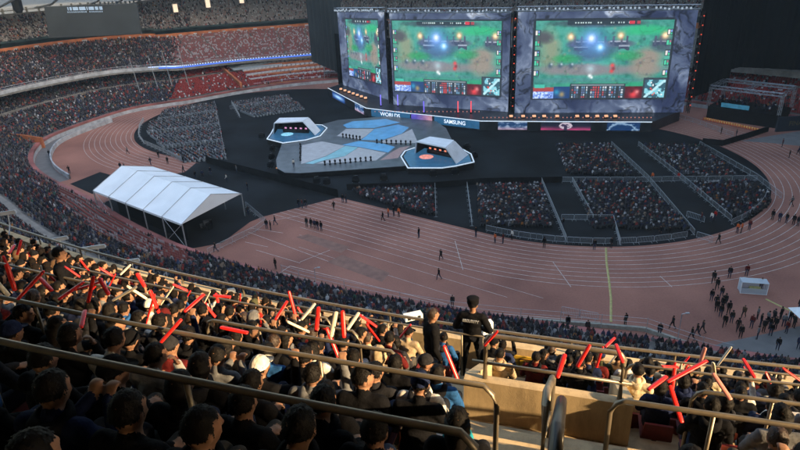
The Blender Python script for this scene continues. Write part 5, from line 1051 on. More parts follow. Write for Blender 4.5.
# ------------------------------------------------------------------ staff and visitors on the floor of the stadium
def face(p, tgt): return math.atan2(-(tgt[0] - p[0]), tgt[1] - p[1])
FLOOR = []
def fp(x, y, top='black', kind='stand', rz=None, hair='short', note='', z=0.02):
    FLOOR.append((x, y, top, kind, rz, hair, note, z))
for q in ((50, 157, 'black', 'stand', 0, 'short', 'in black by the trench corner'), (70, 174, 'black', 'camera', 1, 'short', 'in black filming on the track near the trench'), (128, 154, 'grey', 'walk', 2, 'short', 'in grey walking on the left bend'), (151, 165, 'black', 'walk', 1, 'short', 'in black walking behind the marquee roof'),
          (121, 170, 'black', 'stand', 0, 'short', 'in black just past the marquee roof'), (125, 170.5, 'charcoal', 'stand', 2, 'short', 'in charcoal just past the marquee roof'), (159, 158, 'black', 'stand', 1, 'short', 'in black nearest the left seating barrier'), (168, 164, 'charcoal', 'stand', 3, 'short', 'in charcoal between the marquee and the left seating'),
          (184, 163, 'black', 'stand', 1, 'short', 'in black by the corner of the left seating'), (184, 173, 'black', 'walk', 2, 'short', 'in black walking behind the marquee ridge'), (196, 179, 'black', 'stand', 1, 'short', 'first in black of the pair above the marquee'), (203, 178, 'navy', 'stand', 0, 'short', 'in navy of the pair above the marquee'),
          (211, 175, 'black', 'stand', 3, 'short', 'in black at the start of the black fence'), (227, 182, 'white', 'walk', 2, 'short', 'in white on the black carpet'), (237, 173, 'grey', 'stand', 2, 'short', 'in grey behind the black fence'), (248, 191, 'black', 'stand', 2, 'short', 'in black alone on the black carpet'), (245, 214, 'black', 'stand', 2, 'short', 'in black at the marquee corner'), (248.5, 215, 'charcoal', 'stand', 1, 'short', 'in charcoal at the marquee corner'),
          (267, 229, 'black', 'stand', 0, 'short', 'in black by the carpet corner, first of three'), (271, 230, 'black', 'stand', 2, 'cap', 'in black with a cap by the carpet corner'), (275.5, 225, 'charcoal', 'walk', 2, 'short', 'in charcoal by the carpet corner'), (216, 252, 'black', 'walk', 2, 'short', 'in black walking by the marquee barriers'), (276, 269, 'black', 'stand', 2.4, 'short', 'in black alone on the near red track'),
          (299, 208, 'black', 'stand', 1, 'short', 'in black, first of the three at the fence end'), (302.5, 208, 'maroon', 'stand', 2, 'short', 'in maroon of the three at the fence end'), (306, 208, 'black', 'stand', 3, 'short', 'in black, last of the three at the fence end'), (307, 227, 'black', 'stand', 2.7, 'short', 'in black leading the line of five'), (311.5, 228, 'black', 'stand', 2.8, 'cap', 'in a black cap, second of the line of five'), (315, 229, 'navy', 'stand', 2.9, 'short', 'in navy in the middle of the line of five'), (318, 230, 'black', 'stand', 2.6, 'short', 'in black, fourth of the line of five'), (321.5, 231, 'black', 'stand', 2.7, 'hat', 'in a peaked hat ending the line of five'),
          (334, 210, 'black', 'walk', .5, 'short', 'in black walking between the line of five and the fence'), (343, 203, 'black', 'stand', 0, 'short', 'first in black at the crowd corner'), (346.5, 203, 'charcoal', 'stand', 1, 'short', 'in charcoal at the crowd corner'), (383, 221, 'black', 'walk', 1.5, 'short', 'in black walking toward the orange vests'), (388.5, 217, 'orange', 'stand', 2, 'short', 'in an orange vest, nearest the walking steward'), (394, 216, 'black', 'stand', 1, 'short', 'in black between the orange vests'), (399, 217, 'orange', 'stand', 2.4, 'short', 'in an orange vest nearest the small floor block'),
          (419, 238, 'black', 'stand', 1, 'short', 'in black standing on the near lanes'), (441, 260, 'black', 'walk', 2.4, 'short', 'in black walking on the outer lane line'), (439, 279.5, 'black', 'walk', 2.0, 'short', 'in black striding outside the lanes'), (452.5, 307, 'charcoal', 'stand', 3.1, 'short', 'in charcoal standing near the low near wall'), (476, 237, 'black', 'stand', 2, 'short', 'in black at the corner of the square block'), (495, 243, 'orange', 'stand', 2, 'short', 'in orange before the square block'), (503, 243.5, 'maroon', 'stand', 1, 'short', 'in maroon before the square block'), (512, 240, 'white', 'stand', 2, 'short', 'in white before the square block'),
          (544, 248, 'black', 'stand', 2.8, 'hat', 'in a peaked hat below the slanting fence'), (594, 250, 'black', 'stand', 3, 'short', 'in black by the little pen'), (611, 248, 'black', 'stand', 2, 'short', 'in black at the head of the yellow cable cover'), (563, 228, 'black', 'stand', 1, 'short', 'in black leaning inside the little pen'), (718, 244, 'black', 'walk', 1.8, 'short', 'in black running by the aisle mouth'), (737, 233, 'orange', 'stand', 2, 'short', 'in an orange vest, first of the pair on the bend'), (741, 233, 'orange', 'stand', 1, 'cap', 'in an orange vest and cap on the bend'), (749, 230, 'maroon', 'stand', 2, 'short', 'in maroon on the bend'),
          (711, 222, 'white', 'stand', 2, 'short', 'in white within the wide aisle'), (714.5, 220, 'red', 'stand', 2, 'short', 'in red within the wide aisle'), (701, 222, 'maroon', 'stand', 1, 'short', 'in maroon behind the short fence'), (772, 220, 'black', 'stand', 2.2, 'hat', 'in a peaked hat, first of five on the outer bend'), (779, 222, 'navy', 'stand', 2.4, 'short', 'in navy of the five on the outer bend'), (786, 223, 'black', 'stand', 1.8, 'short', 'in black, middle of the five on the outer bend'), (793, 225, 'black', 'stand', 2.2, 'cap', 'in a black cap of the five on the outer bend'), (797.5, 226, 'charcoal', 'stand', 2, 'short', 'in charcoal ending the five on the outer bend'), (791, 206, 'grey', 'walk', .6, 'short', 'in grey walking up the bend'),
          (789, 158, 'black', 'stand', 1, 'short', 'in black at the far end of the bend'), (782, 147, 'maroon', 'stand', 1, 'short', 'in maroon far up the bend'), (798, 155, 'navy', 'walk', 1, 'short', 'in navy far up the bend'), (721, 134, 'black', 'stand', 1, 'short', 'in black behind the black fence'), (736, 137, 'charcoal', 'stand', 1, 'short', 'in charcoal behind the black fence'), (660, 236, 'black', 'stand', 2, 'short', 'in black at the lower edge of the largest block'), (669, 237, 'black', 'stand', 1, 'short', 'in black at the lower right of the largest block'), (652, 181, 'orange', 'stand', 2, 'short', 'in an orange vest at the cross fence'), (678, 181, 'red', 'stand', 2, 'short', 'in red at the cross fence of the outer block'),
          (729, 278, 'black', 'stand', 2.6, 'short', 'in black ahead of the column'), (746, 276, 'maroon', 'stand', 2.6, 'short', 'in maroon between the column and the shelter'), (743, 318, 'brown', 'walk', 2.2, 'short', 'in tan brown between the column and the seated group'),
          (567.5, 328, 'black', 'stand', 3, 'short', 'in black near the near track barrier'), (625, 326, 'black', 'stand', .4, 'short', 'in black beside the yellow cable cover'), (587, 333, 'charcoal', 'stand', 3, 'short', 'in charcoal at the near wall'), (659, 336, 'black', 'stand', 2.6, 'short', 'in black low at the near wall corner'), (672, 329, 'black', 'walk', 1.6, 'short', 'in black walking past the lamp pole'), (691, 340, 'black', 'walk', 1.5, 'short', 'in black, first of three beside the lamp pole'), (696.5, 336, 'black', 'walk', 1.6, 'cap', 'in a cap, second of three beside the lamp pole'), (702, 333, 'charcoal', 'walk', 1.5, 'short', 'in charcoal, last of three beside the lamp pole'),
          (777, 350, 'black', 'stand', 2.6, 'short', 'in black on the grey floor'), (798, 349, 'navy', 'stand', 2.6, 'short', 'in navy on the grey floor'), (799, 311, 'black', 'stand', 2, 'short', 'in black by the white van corner'), (760, 290, 'black', 'stand', 2.9, 'short', 'in black inside the clear shelter')): fp(*q)
for x, y in ((713, 283), (716.5, 290), (711, 301), (721, 298), (715.5, 307), (724.5, 306), (720, 317), (728, 314), (724, 327), (731, 323), (737, 331), (740, 338), (716, 312), (722, 309)): fp(x, y, 'black', 'walk' if rng.random() < .6 else 'stand', 2.6 + rng.uniform(-.3, .3), rng.choice(['short', 'hat']), 'COL')
for x, y in ((757, 319), (751, 328), (757, 339), (763, 332), (769, 330), (775, 329), (783, 327), (789, 323), (767, 324), (773, 322), (780, 320), (793, 328), (760, 326), (786, 333), (770, 336)): fp(x, y, rng.choice(['black', 'black', 'charcoal', 'navy', 'grey', 'maroon']), 'stand', rng.uniform(0, 6), rng.choice(['short', 'short', 'cap']), 'GRP')
for x, y in ((294, 167.5),): fp(x, y, 'white', 'stand', .5, 'short', 'in white standing on the island stage', IZ)
for x, y, top, kind, rz, hair, note, z in FLOOR:
    p = G(x, y, z); rz = rng.uniform(0, 6.28) if rz is None else rz * 1.0
    if note == 'COL': lab, grp = 'guard in black in the column marching across the track toward the stands', 'guards marching in a column'
    elif note == 'GRP': lab, grp = 'bystander in %s in the knot of people by the grey floor' % top, 'people gathered by the grey floor'
    else: lab, grp = 'person ' + note, None
    person(STAND[kind], p, rz, top, hair, 'black', rng.randrange(2), lab, 'person', grp, rng.uniform(.98, 1.07))
# guests on the viewing platform
A, d, n, L_, dp = PLAT
# white van corner / tent edge at the right border
t = empty('white_gazebo', G(806, 330)); mb = MB()
for x in (-1.4, 1.4):
    for y in (-1.4, 1.4): mb.tube([(x, y, 0), (x, y, 2.1)], .05, 4)
mb.build('frame', M_WHITE, t); mb = MB(); mb.add([(-1.6, -1.6, 2.1), (1.6, -1.6, 2.1), (1.6, 1.6, 2.1), (-1.6, 1.6, 2.1), (0, 0, 3.0)], [(0, 1, 4), (1, 2, 4), (2, 3, 4), (3, 0, 4), (3, 2, 1, 0)]); mb.build('canopy', M_WHITE, t)
tag(t, 'small white gazebo partly in view beside the gathered people', 'gazebo')

# ================================================================== FOREGROUND STAND (the camera sits in it)
R0, EYE, SL = 80.0, 1.7, .64
CC = Vector((R0 * math.sin(A0), R0 * math.cos(A0), 0))
def FQ(q, w_, h=0.0, step=None):
    """q metres down the stand, w_ metres to the right along the row"""
    ph = w_ / (R0 - q); n = Vector((NN[0], NN[1], 0)); r = Vector((RT[0], RT[1], 0)); d = -n * math.cos(ph) + r * math.sin(ph)
    p = CC + d * (R0 - q); p.z = CAM_H - EYE - SL * (q if step is None else step) + h; return p
def faceq(q, w_): return math.atan2(-1, 0) + math.pi / 2 + (A0 * -1) + w_ / (R0 - q) * 1.0
def deckhit(x, y, h):
    r = ray(x, y); t = .5
    while t < 45:
        X, Y = r[0] * t, r[1] * t; q = R0 - math.hypot(X - CC.x, Y - CC.y)
        if r[2] * t < h - EYE - SL * q: break
        t += .03
    v = Vector((X - CC.x, Y - CC.y)); n = Vector((NN[0], NN[1])); rr = Vector((RT[0], RT[1])); ph = math.atan2(v.dot(rr), -v.dot(n)); return q, ph * (R0 - q), t
RP = .62
NROW = 17
ROWQ = [.55 + RP * k for k in range(NROW)]         # seat line of each row
def rowz(k): return CAM_H - EYE - SL * (ROWQ[k] + .22)      # floor of each row
QF = 11.05
WR = (-34, 24); WS = [WR[0] + 1.0 * k for k in range(int(WR[1] - WR[0]) + 1)]
VX0, VX1, VQ0, VQ1 = deckhit(481, 409, 0)[1], deckhit(612, 428, 0)[1], 6.4, 8.2        # the entrance opening in the stand
AX0, AX1 = deckhit(489, 440, 0)[1], deckhit(652, 436, 0)[1] + .1                             # aisle
mb = MB()
for k in range(-9, NROW):
    q0, q1 = .22 + RP * k, .22 + RP + RP * k; z = CAM_H - EYE - SL * (.55 + RP * k + .22); zn = z - SL * RP
    for a, b in zip(WS[:-1], WS[1:]):
        segs = [(a, b)]
        if VQ0 - .1 < (q0 + q1) / 2 < VQ1 + .1:
            segs = [(max(a, lo), min(b, hi)) for lo, hi in ((-99, VX0), (VX1, 99)) if min(b, hi) > max(a, lo)]
        for a_, b_ in segs:
            def P(q, w_, zz): p = FQ(q, w_); p.z = zz; return p
            mb.quad(P(q0, a_, z), P(q0, b_, z), P(q1, b_, z), P(q1, a_, z)); mb.quad(P(q1, a_, z), P(q1, b_, z), P(q1, b_, zn), P(q1, a_, zn))
tag(mb.build('near_upper_stand', M_CREAM), 'steep cream concrete terrace under the seated fans at the camera', 'stand')
mb = MB()                                        # half steps of the stair aisle
for k in range(-2, NROW):
    q0 = .22 + RP * k; z = CAM_H - EYE - SL * (.77 + RP * k)
    if VQ0 - .5 < q0 + .4: continue
    lo = [FQ(q0 + .02, AX0), FQ(q0 + .02, AX1), FQ(q0 + .33, AX1), FQ(q0 + .33, AX0)]; up_ = [p.copy() for p in lo]
    for p in lo: p.z = z - .02
    for p in up_: p.z = z + SL * .35
    if k > -2: mb.hexa([lo[0], lo[1], lo[2], lo[3]], [up_[0], up_[1], up_[2], up_[3]])
tag(mb.build('stair_aisle', M_CREAM), 'cream concrete stair between the two blocks of seated fans', 'stairs')
# front parapet of the near stand and the fascia below it
t = empty('front_parapet', (0, 0, 0)); mb = MB(); zf = CAM_H - EYE - SL * QF
for a, b in zip(WS[:-1], WS[1:]):
    lo = [FQ(QF, a), FQ(QF, b), FQ(QF + .22, b), FQ(QF + .22, a)]; hi = [p.copy() for p in lo]
    for p in lo: p.z = zf - 2.2
    for p in hi: p.z = zf + .75
    mb.hexa(lo, hi)
mb.build('wall', M_CREAM, t); mb = MB(); mb.tube([FQ(QF + .1, a_, 1.05, QF) for a_ in WS], .035, 6)
for a_ in WS[::2]: mb.tube([FQ(QF + .1, a_, .7, QF), FQ(QF + .1, a_, 1.05, QF)], .025, 5)
mb.build('rail', M_STEEL, t); tag(t, 'cream parapet with steel rail at the foot of the near stand', 'parapet')
# floodlight housings fixed below the parapet
fh = None
for k, (x, y) in enumerate(((8, 214), (34, 244), (98, 248), (85, 250), (132, 262), (190, 287), (228, 292), (60, 240))):
    p = at_dist(x, y, 21.5 - .012 * x)
    if fh is None:
        fh = empty('floodlight', p, .3); fh.scale = (.7, .7, .7); mb = MB(); mb.hexa([(-.35, -.12, 0), (.35, -.12, 0), (.35, .12, 0), (-.35, .12, 0)], [(-.3, -.08, .16), (.3, -.08, .16), (.3, .10, .12), (-.3, .10, .12)]); reg(fh, mb.build('housing', M_OFF, fh)); mb = MB(); mb.tube([(0, 0, 0), (0, -.25, -.45), (0, -.7, -.7)], .03, 5); reg(fh, mb.build('bracket', M_GALV, fh)); c = fh
    else: c = copy_tree(fh); c.location = p; c.rotation_euler = (0, 0, rng.uniform(.1, .5))
    tag(c, 'pale floodlight housing jutting above the near parapet', 'floodlight', 'floodlight housings along the near parapet')
# rails between the rows
def rail(q, w0, w1, lab, curl=True, h=1.02, posts=1.5, left_end=False):
    t = empty('safety_rail', FQ(q, (w0 + w1) / 2)); o = Vector(t.location); n = max(3, int((w1 - w0) / .5)); pts = [FQ(q, w0 + (w1 - w0) * k / n, h, q) - o for k in range(n + 1)]
    if curl: e = FQ(q - .02, w1 + .07, h - .05, q) - o; pts += [e, FQ(q - .02, w1 + .10, h - .16, q) - o, FQ(q - .02, w1 + .10, h - .95, q) - o]
    if left_end: pts = [FQ(q, w0 - .10, .05, q) - o, FQ(q, w0 - .10, h - .12, q) - o, FQ(q, w0 - .06, h - .03, q) - o] + pts
    mb = MB(); mb.tube(pts, .021, 8); mb.build('handrail', M_STEEL, t, smooth=True)
    k = w0 + .6
    while k < w1 - .2: mb = MB(); mb.tube([FQ(q, k, 0.02, q) - o, FQ(q, k, h, q) - o], .017, 6); mb.build('post', M_STEEL, t, smooth=True); k += posts
    return tag(t, lab, 'rail', 'steel rails between the rows of the near stand')
QB, QA, QD = 2.10, 3.60, 4.85
rail(QB, -16, deckhit(460, 437, 1)[1], 'steel rail nearest the camera in the left block, ending by the aisle'); rail(QA, -22, deckhit(488, 385, 1)[1], 'long steel rail second from the camera in the left block, ending by the aisle')
rail(QD, deckhit(228, 322, 1)[1], deckhit(402, 351, 1)[1], 'third steel rail up to the bearded row ends in the left block'.replace('up to the bearded row ends', 'from the camera'), left_end=True)
rail(6.2, -26, deckhit(150, 300, 1)[1], 'steel rail far to the left among the red sticks'); rail(6.4, deckhit(318, 326, 1)[1], deckhit(375, 331, 1)[1], 'short steel rail before the row of white sticks', left_end=True); rail(7.9, -10, -4.0, 'steel rail in the middle rows of the left block'); rail(9.6, -5.6, -1.6, 'distant steel rail near the standing guard', left_end=True)
w_r = deckhit(607, 397, 1)[1] + .12; rail(3.95, w_r, 9, 'steel rail nearest the camera in the right block, beginning at the aisle', curl=False, left_end=True); rail(5.45, deckhit(690, 385, 1)[1], 12, 'second steel rail from the camera in the right block', curl=False, left_end=True); rail(7.9, .9, 14, 'middle steel rail of the right block', curl=False, left_end=True); rail(9.9, 1.3, 18, 'far steel rail of the right block above the tan parapet', curl=False, left_end=True)
# entrance box with guard rails
t = empty('entrance_box', FQ(VQ0, .1)); o = Vector(t.location); zt = CAM_H - EYE - SL * VQ0 + .66; zb = CAM_H - EYE - SL * (VQ0 + 3.0) - .5
def boxwall(q0, q1, w0, w1, z0a, z0b, z1a, z1b):
    mb = MB(); c = [FQ(q0, w0), FQ(q0, w1), FQ(q1, w1), FQ(q1, w0)]; lo = [Vector((p.x, p.y, z)) - o for p, z in zip(c, (z0a, z0a, z0b, z0b))]; hi = [Vector((p.x, p.y, z)) - o for p, z in zip(c, (z1a, z1a, z1b, z1b))]; mb.hexa(lo, hi); return mb
boxwall(VQ0 - .14, VQ0, VX0 - .14, VX1 + .14, zb, zb, zt, zt).build('back_wall', M_CREAM, t)
for a_, b_ in ((VX0 - .14, VX0), (VX1, VX1 + .14)): boxwall(VQ0 + .003, VQ1 + .1, a_, b_, zb, zb, zt - .003, zt - 1.15).build('side_wall', M_CREAM, t)
mb = MB(); mb.hexa(*[[Vector((p.x, p.y, z)) - o for p in (FQ(VQ0 + .01, VX0), FQ(VQ0 + .01, VX1), FQ(VQ1 + .3, VX1), FQ(VQ1 + .3, VX0))] for z in (zb - .1, zb)]); mb.build('floor', M_DARKC, t)
e0, e1 = VX0 + .12, VX1 - .02; qv = VQ0 - .05
mb = MB(); hh = .66
def Q(q, w_, z): p = FQ(q, w_); p.z = z; return p - o
mb.tube([Q(qv, e0, zt), Q(qv, e0, zt + hh - .08), Q(qv, e0 + .05, zt + hh - .01), Q(qv, e0 + .12, zt + hh), Q(qv, e1 - .12, zt + hh), Q(qv, e1 - .05, zt + hh - .01), Q(qv, e1, zt + hh - .08), Q(qv, e1, zt)], .032, 8)
mb.tube([Q(qv, VX0 - .05, zt + .24), Q(qv, VX1 + .1, zt + .24)], .022, 6); mb.build('guard_rail', M_STEEL, t, smooth=True)
tag(t, 'cream walled stair entrance with a steel guard rail in the middle of the near stand', 'entrance')
# two bent stair handrails
for k, (xa, ya, xb, yb, lab) in enumerate(((553, 375, 546, 440, 'bent steel stair rail on the left of the pair in the aisle'), (562, 396, 572, 450, 'dark bent stair rail on the right of the pair in the aisle'))):
    qa, wa, ta = deckhit(xa, ya, .95); qb, wb, tb = deckhit(xb, yb, .95)
    if k == 1: wb = wa + .05
    t = empty('stair_rail', FQ(qa, wa)); o = Vector(t.location); mb = MB()
    mb.tube([FQ(qa, wa, .0, qa) - o, FQ(qa, wa, .82, qa) - o, FQ(qa - .04, wa, .93, qa) - o, FQ(qa - .12, wa, .97, qa - .05) - o, FQ(qa - 1.3, wa, .95, qa - 1.3) - o, FQ(qa - 1.42, wa, .85, qa - 1.4) - o, FQ(qa - 1.42, wa, 0, qa - 1.4) - o], .036 if k == 0 else .042, 10)
    mb.build('handrail', M_STEEL if k == 0 else mat('dark_rail', (.05, .045, .04), .35, .6), t, smooth=True); mb = MB(); mb.tube([FQ(qa, wa, .45, qa) - o, FQ(qa - 1.42, wa, .45, qa - 1.42) - o], .018, 6); mb.build('mid_bar', M_STEEL, t, smooth=True)
    tag(t, lab, 'stair rail', 'handrails of the stair aisle')
# yellow pictogram sign on the parapet
q_, w_, t_ = deckhit(526, 352, .45); t = empty('warning_sign', FQ(QF - .06, w_ * 1.12 + .35)); t.scale = (.5, 1, .62); p = t.location; p.z = zf + .42; t.rotation_euler = (0, 0, -A0 + w_ / R0)
mb = MB(); mb.box((0, 0, 0), (.95, .03, .62)); mb.build('plate', mat('sign_yellow', (.60, .36, .03), .6, var=.08), t); mb = MB()
for x, z, dx, dz in ((0, .2, .5, .03), (0, -.14, .5, .03), (-.235, .03, .03, .34), (.235, .03, .03, .34)): mb.box((x, -.018, z), (dx, .01, dz))
mb.lathe((0, 0, 0), [(0, 0), (0, 0)], 3); mb.box((-.03, -.018, .10), (.07, .01, .07)); mb.box((-.02, -.018, .0), (.09, .01, .13)); mb.box((.06, -.018, -.04), (.13, .01, .04)); mb.box((.11, -.018, -.08), (.04, .01, .08))
mb.build('pictogram', mat('sign_ink', (.12, .04, .01), .7), t); text_obj('NO SITTING', .055, (0, -.02, -.24), (1, 0, 0), (0, 0, 1), MATS['sign_ink'], t)
tag(t, 'yellow warning sign with a framed brown pictogram on the front parapet', 'sign')

# seats and fans
seat = empty('stadium_seat', (0, 0, 0)); mb = MB(); mb.hexa([(-.21, -.22, .36), (.21, -.22, .36), (.21, .2, .38), (-.21, .2, .38)], [(-.22, -.22, .41), (.22, -.22, .41), (.22, .21, .43), (-.22, .21, .43)]); reg(seat, mb.build('seat_pan', M_SEATR, seat))
mb = MB(); mb.hexa([(-.21, -.27, .42), (.21, -.27, .42), (.21, -.23, .42), (-.21, -.23, .42)], [(-.19, -.33, .74), (.19, -.33, .74), (.19, -.29, .74), (-.19, -.29, .74)]); reg(seat, mb.build('backrest', M_SEATR, seat)); mb = MB(); mb.box((0, -.1, .18), (.06, .06, .36)); reg(seat, mb.build('bracket', M_DKMET, seat))
occupied = {}
SPT = {(538, 349): 10.5, (580, 360): 9.5, (503, 352): 10, (640, 362): 8.3, (421, 379): 5.5, (456, 398): 3.8, (389, 344): 7.5, (131, 316): 8.5, (146, 305): 9, (275, 342): 4.6, (236, 358): 4.9, (346, 366): 4.5, (372, 366): 5.5, (298, 380): 2.7, (55, 388): 3.7, (150, 376): 4.1, (8, 375): 4.6, (95, 375): 4.4, (190, 400): 3.3, (110, 372): 5.4, (392, 388): 3.5, (365, 392): 3.0, (718, 378): 6.0, (744, 366): 8, (768, 390): 5, (795, 372): 7}
def slot(x, y, h=1.18):
    if (x, y) in SPT:
        r = ray(x, y); L_ = math.sqrt(r[0] ** 2 + r[1] ** 2 + r[2] ** 2); t = SPT[(x, y)] / math.cos(math.atan2(math.hypot(x - 400, y - 225), FPX)); v = Vector((r[0] * t / L_ - CC.x, r[1] * t / L_ - CC.y)); q = R0 - v.length; ph = math.atan2(v.dot(Vector(RT)), -v.dot(Vector(NN))); k = min(range(NROW), key=lambda k: abs(ROWQ[k] + .12 - q)); return k, ph * (R0 - q)
    q, w_, t_ = deckhit(x, y, h); k = min(range(NROW), key=lambda k: abs(ROWQ[k] + .12 - q)); return k, w_
SPEC = [ # x, y(head), variant, top, hair, hair colour, label
    (298, 380, 2, 'black', 'short', 'black', 'big dark-haired spectator in a black jacket with an orange collar near the camera'),
    (55, 388, 1, 'black', 'short', 'black', 'spectator in a black jacket with blue collar and white back lettering, face turned right'),
    (8, 375, 7, 'charcoal', 'short', 'brown', 'spectator at the left border with cropped brown hair facing right'),
    (150, 376, 1, 'black', 'cap', 'black', 'spectator in a black baseball cap and black jacket near the camera'),
    (456, 398, 0, 'black', 'long', 'black', 'long-haired woman in a dark coat with a turquoise scarf beside the aisle'),
    (421, 379, 0, 'white', 'short', 'black', 'spectator in a white hooded top beside the aisle'),
    (131, 316, 0, 'blue', 'short', 'black', 'spectator in a bright blue jacket among the red sticks'), (146, 305, 0, 'white', 'cap', 'white', 'spectator in a white cap among the crossed sticks'),
    (640, 362, 2, 'cream', 'short', 'black', 'spectator leaning forward in a cream shirt with a dark letter k on the back'),
    (538, 349, 0, 'maroon', 'short', 'black', 'spectator in a maroon jacket with black collar just beyond the entrance box'),
    (389, 344, 0, 'beige', 'hood', 'black', 'spectator with a pale beige hood pulled up'), (275, 342, 0, 'black', 'short', 'black', 'tall-haired spectator in black below the second rail'), (236, 358, 0, 'black', 'bob', 'black', 'round-haired spectator in black between the two near rails'),
    (346, 366, 0, 'black', 'short', 'black', 'spectator in black left of the white hooded top'), (372, 366, 1, 'charcoal', 'short', 'black', 'spectator in charcoal next to the white hooded top'), (392, 388, 0, 'black', 'short', 'black', 'spectator in black close to the rail end by the aisle'),
    (365, 392, 0, 'black', 'short', 'black', 'spiky-haired spectator in black behind the nearest rail'), (205, 432, 0, 'black', 'short', 'black', 'very close dark head at the bottom of the view, first of two'), (285, 440, 0, 'black', 'bob', 'black', 'very close dark head at the bottom of the view with a round hairstyle'), (30, 430, 0, 'black', 'short', 'black', 'spectator in black low in the bottom left corner'),
    (700, 415, 0, 'black', 'bob', 'black', 'big dark head nearest the aisle in the right block'), (738, 415, 0, 'black', 'short', 'black', 'big dark head beside the nearest one in the right block'), (775, 425, 0, 'black', 'bob', 'black', 'dark head nearest the right border'), (795, 440, 0, 'charcoal', 'short', 'black', 'spectator in charcoal in the bottom right corner'),
    (580, 360, 3, 'black', 'short', 'black', 'spectator in black behind the yellow bag'), (503, 352, 1, 'beige', 'short', 'black', 'spectator in beige left of the maroon jacket'), (190, 400, 0, 'black', 'short', 'black', 'dark spectator between the cap wearer and the orange collar'), (95, 375, 0, 'black', 'short', 'black', 'spectator in black between the blue collar and the cap'), (110, 372, 3, 'black', 'bob', 'black', 'spectator resting chin on hand before the nearest rail'),
    (718, 378, 0, 'black', 'short', 'black', 'spectator in black behind the long red stick'), (768, 390, 0, 'brown', 'short', 'brown', 'spectator in a brown jacket in the right block'), (744, 366, 0, 'black', 'short', 'black', 'spectator in black holding a pink stick upright'), (795, 372, 0, 'white', 'short', 'black', 'spectator in white at the right border')]
FANS = []
def put_fan(k, w_, var, top, hair, hc, lab, grp=None):
    for (k2, w2) in occupied:
        if k2 == k and abs(w2 - w_) < .36: return None
    occupied[(k, w_)] = 1; q = ROWQ[k]; p = FQ(q, w_); p.z = rowz(k); rz = -A0 + w_ / (R0 - q) + rng.uniform(-.12, .12)
    o = person(SEATED[var], p, rz, top, hair, hc, rng.randrange(3), lab, 'spectator', grp, rng.uniform(.84, .91)); FANS.append((k, w_, o, var, top)); return o
sp = {}
for x, y, var, top, hair, hc, lab in SPEC:
    k, w_ = slot(x, y)
    o = put_fan(k, w_, var, top, hair, hc, lab)
    if o is None: o = put_fan(k, w_ + .45, var, top, hair, hc, lab)
    if o: sp[lab] = o
def collar(o, m, nm='collar', r=.085, z=1.02, y=-.07, h=.05):
    mb = MB(); mb.lathe((0, 0, 0), [(r * 1.15, -h), (r * 1.2, 0), (r, h), (r * .86, h * .9), (r * .9, -h)], 18); c = mb.build(nm, m, o, smooth=True, loc=(0, y, z)); return c
for lab, m in (('big dark-haired', 'orange'), ('spectator in a black jacket with blue', 'blue'), ('long-haired woman', 'teal'), ('spectator in a maroon', 'black'), ('spectator in a white hooded', 'white')):
    o = next((v for l, v in sp.items() if l.startswith(lab)), None)
    if o: collar(o, TOPS[m], 'scarf' if m == 'teal' else 'collar', .10 if m in ('teal', 'white') else .085, h=.06 if m != 'orange' else .035)
def back_text(o, txt, h, z, m, y=-.27, sx=1.0, x=0.0, tilt=0.0):
    return text_obj(txt, h, (x, y, z), (1, 0, tilt), (0, -.12, 1), m, o, 'lettering', .004, sx, .004)
M_DULLW = mat('print_white', (.35, .35, .35), .8)
o = next(v for l, v in sp.items() if 'blue collar and' in l); back_text(o, 'AFPE', .07, .90, M_DULLW, -.265)
back_text(o, '______', .03, .95, M_DULLW, -.265)
o = next(v for l, v in sp.items() if 'letter k' in l); back_text(o, 'k', .22, .82, mat('print_dark', (.03, .02, .015), .8), -.22)
TOPW = ['black'] * 30 + ['charcoal'] * 12 + ['navy'] * 8 + ['grey'] * 6 + ['maroon'] * 4 + ['red'] * 3 + ['white'] * 5 + ['beige'] * 4 + ['cream'] * 3 + ['blue'] * 2 + ['brown'] * 4 + ['olive'] * 2
HAIRW = ['short'] * 62 + ['bob'] * 18 + ['long'] * 8 + ['cap'] * 7 + ['hood'] * 5
HW = {'short': 'short-haired', 'bob': 'round-haired', 'long': 'long-haired', 'cap': 'capped', 'hood': 'hooded'}
PW = {'lap': 'with hands in lap', 'fwd': 'leaning forward', 'chin': 'with a hand at the chin', 'phone': 'holding both hands up', 'up': 'raising one hand', 'cross': 'with folded arms'}
ZN = ['nearest the camera', 'between the near rails', 'in the middle rows', 'in the lower rows', 'by the front parapet']
MESHC = {}
def low(me, ratio, cols, key):
    if key in MESHC: return MESHC[key]
    o = bpy.data.objects.new('t', me); COL.objects.link(o); m = o.modifiers.new('d', 'DECIMATE'); m.ratio = ratio; dg = bpy.context.evaluated_depsgraph_get(); e = bpy.data.meshes.new_from_object(o.evaluated_get(dg)); bpy.data.objects.remove(o)
    V = np.array([v.co[:] for v in e.vertices]); F = np.array([(list(p.vertices) + [-1])[:4] for p in e.polygons]); M_ = np.array([p.material_index for p in e.polygons]); MESHC[key] = (V, F, M_); return MESHC[key]
def tcol(m):
    n = [x for x in m.node_tree.nodes if x.type == 'MIX'][0]; return np.array(n.inputs[7].default_value[:3])
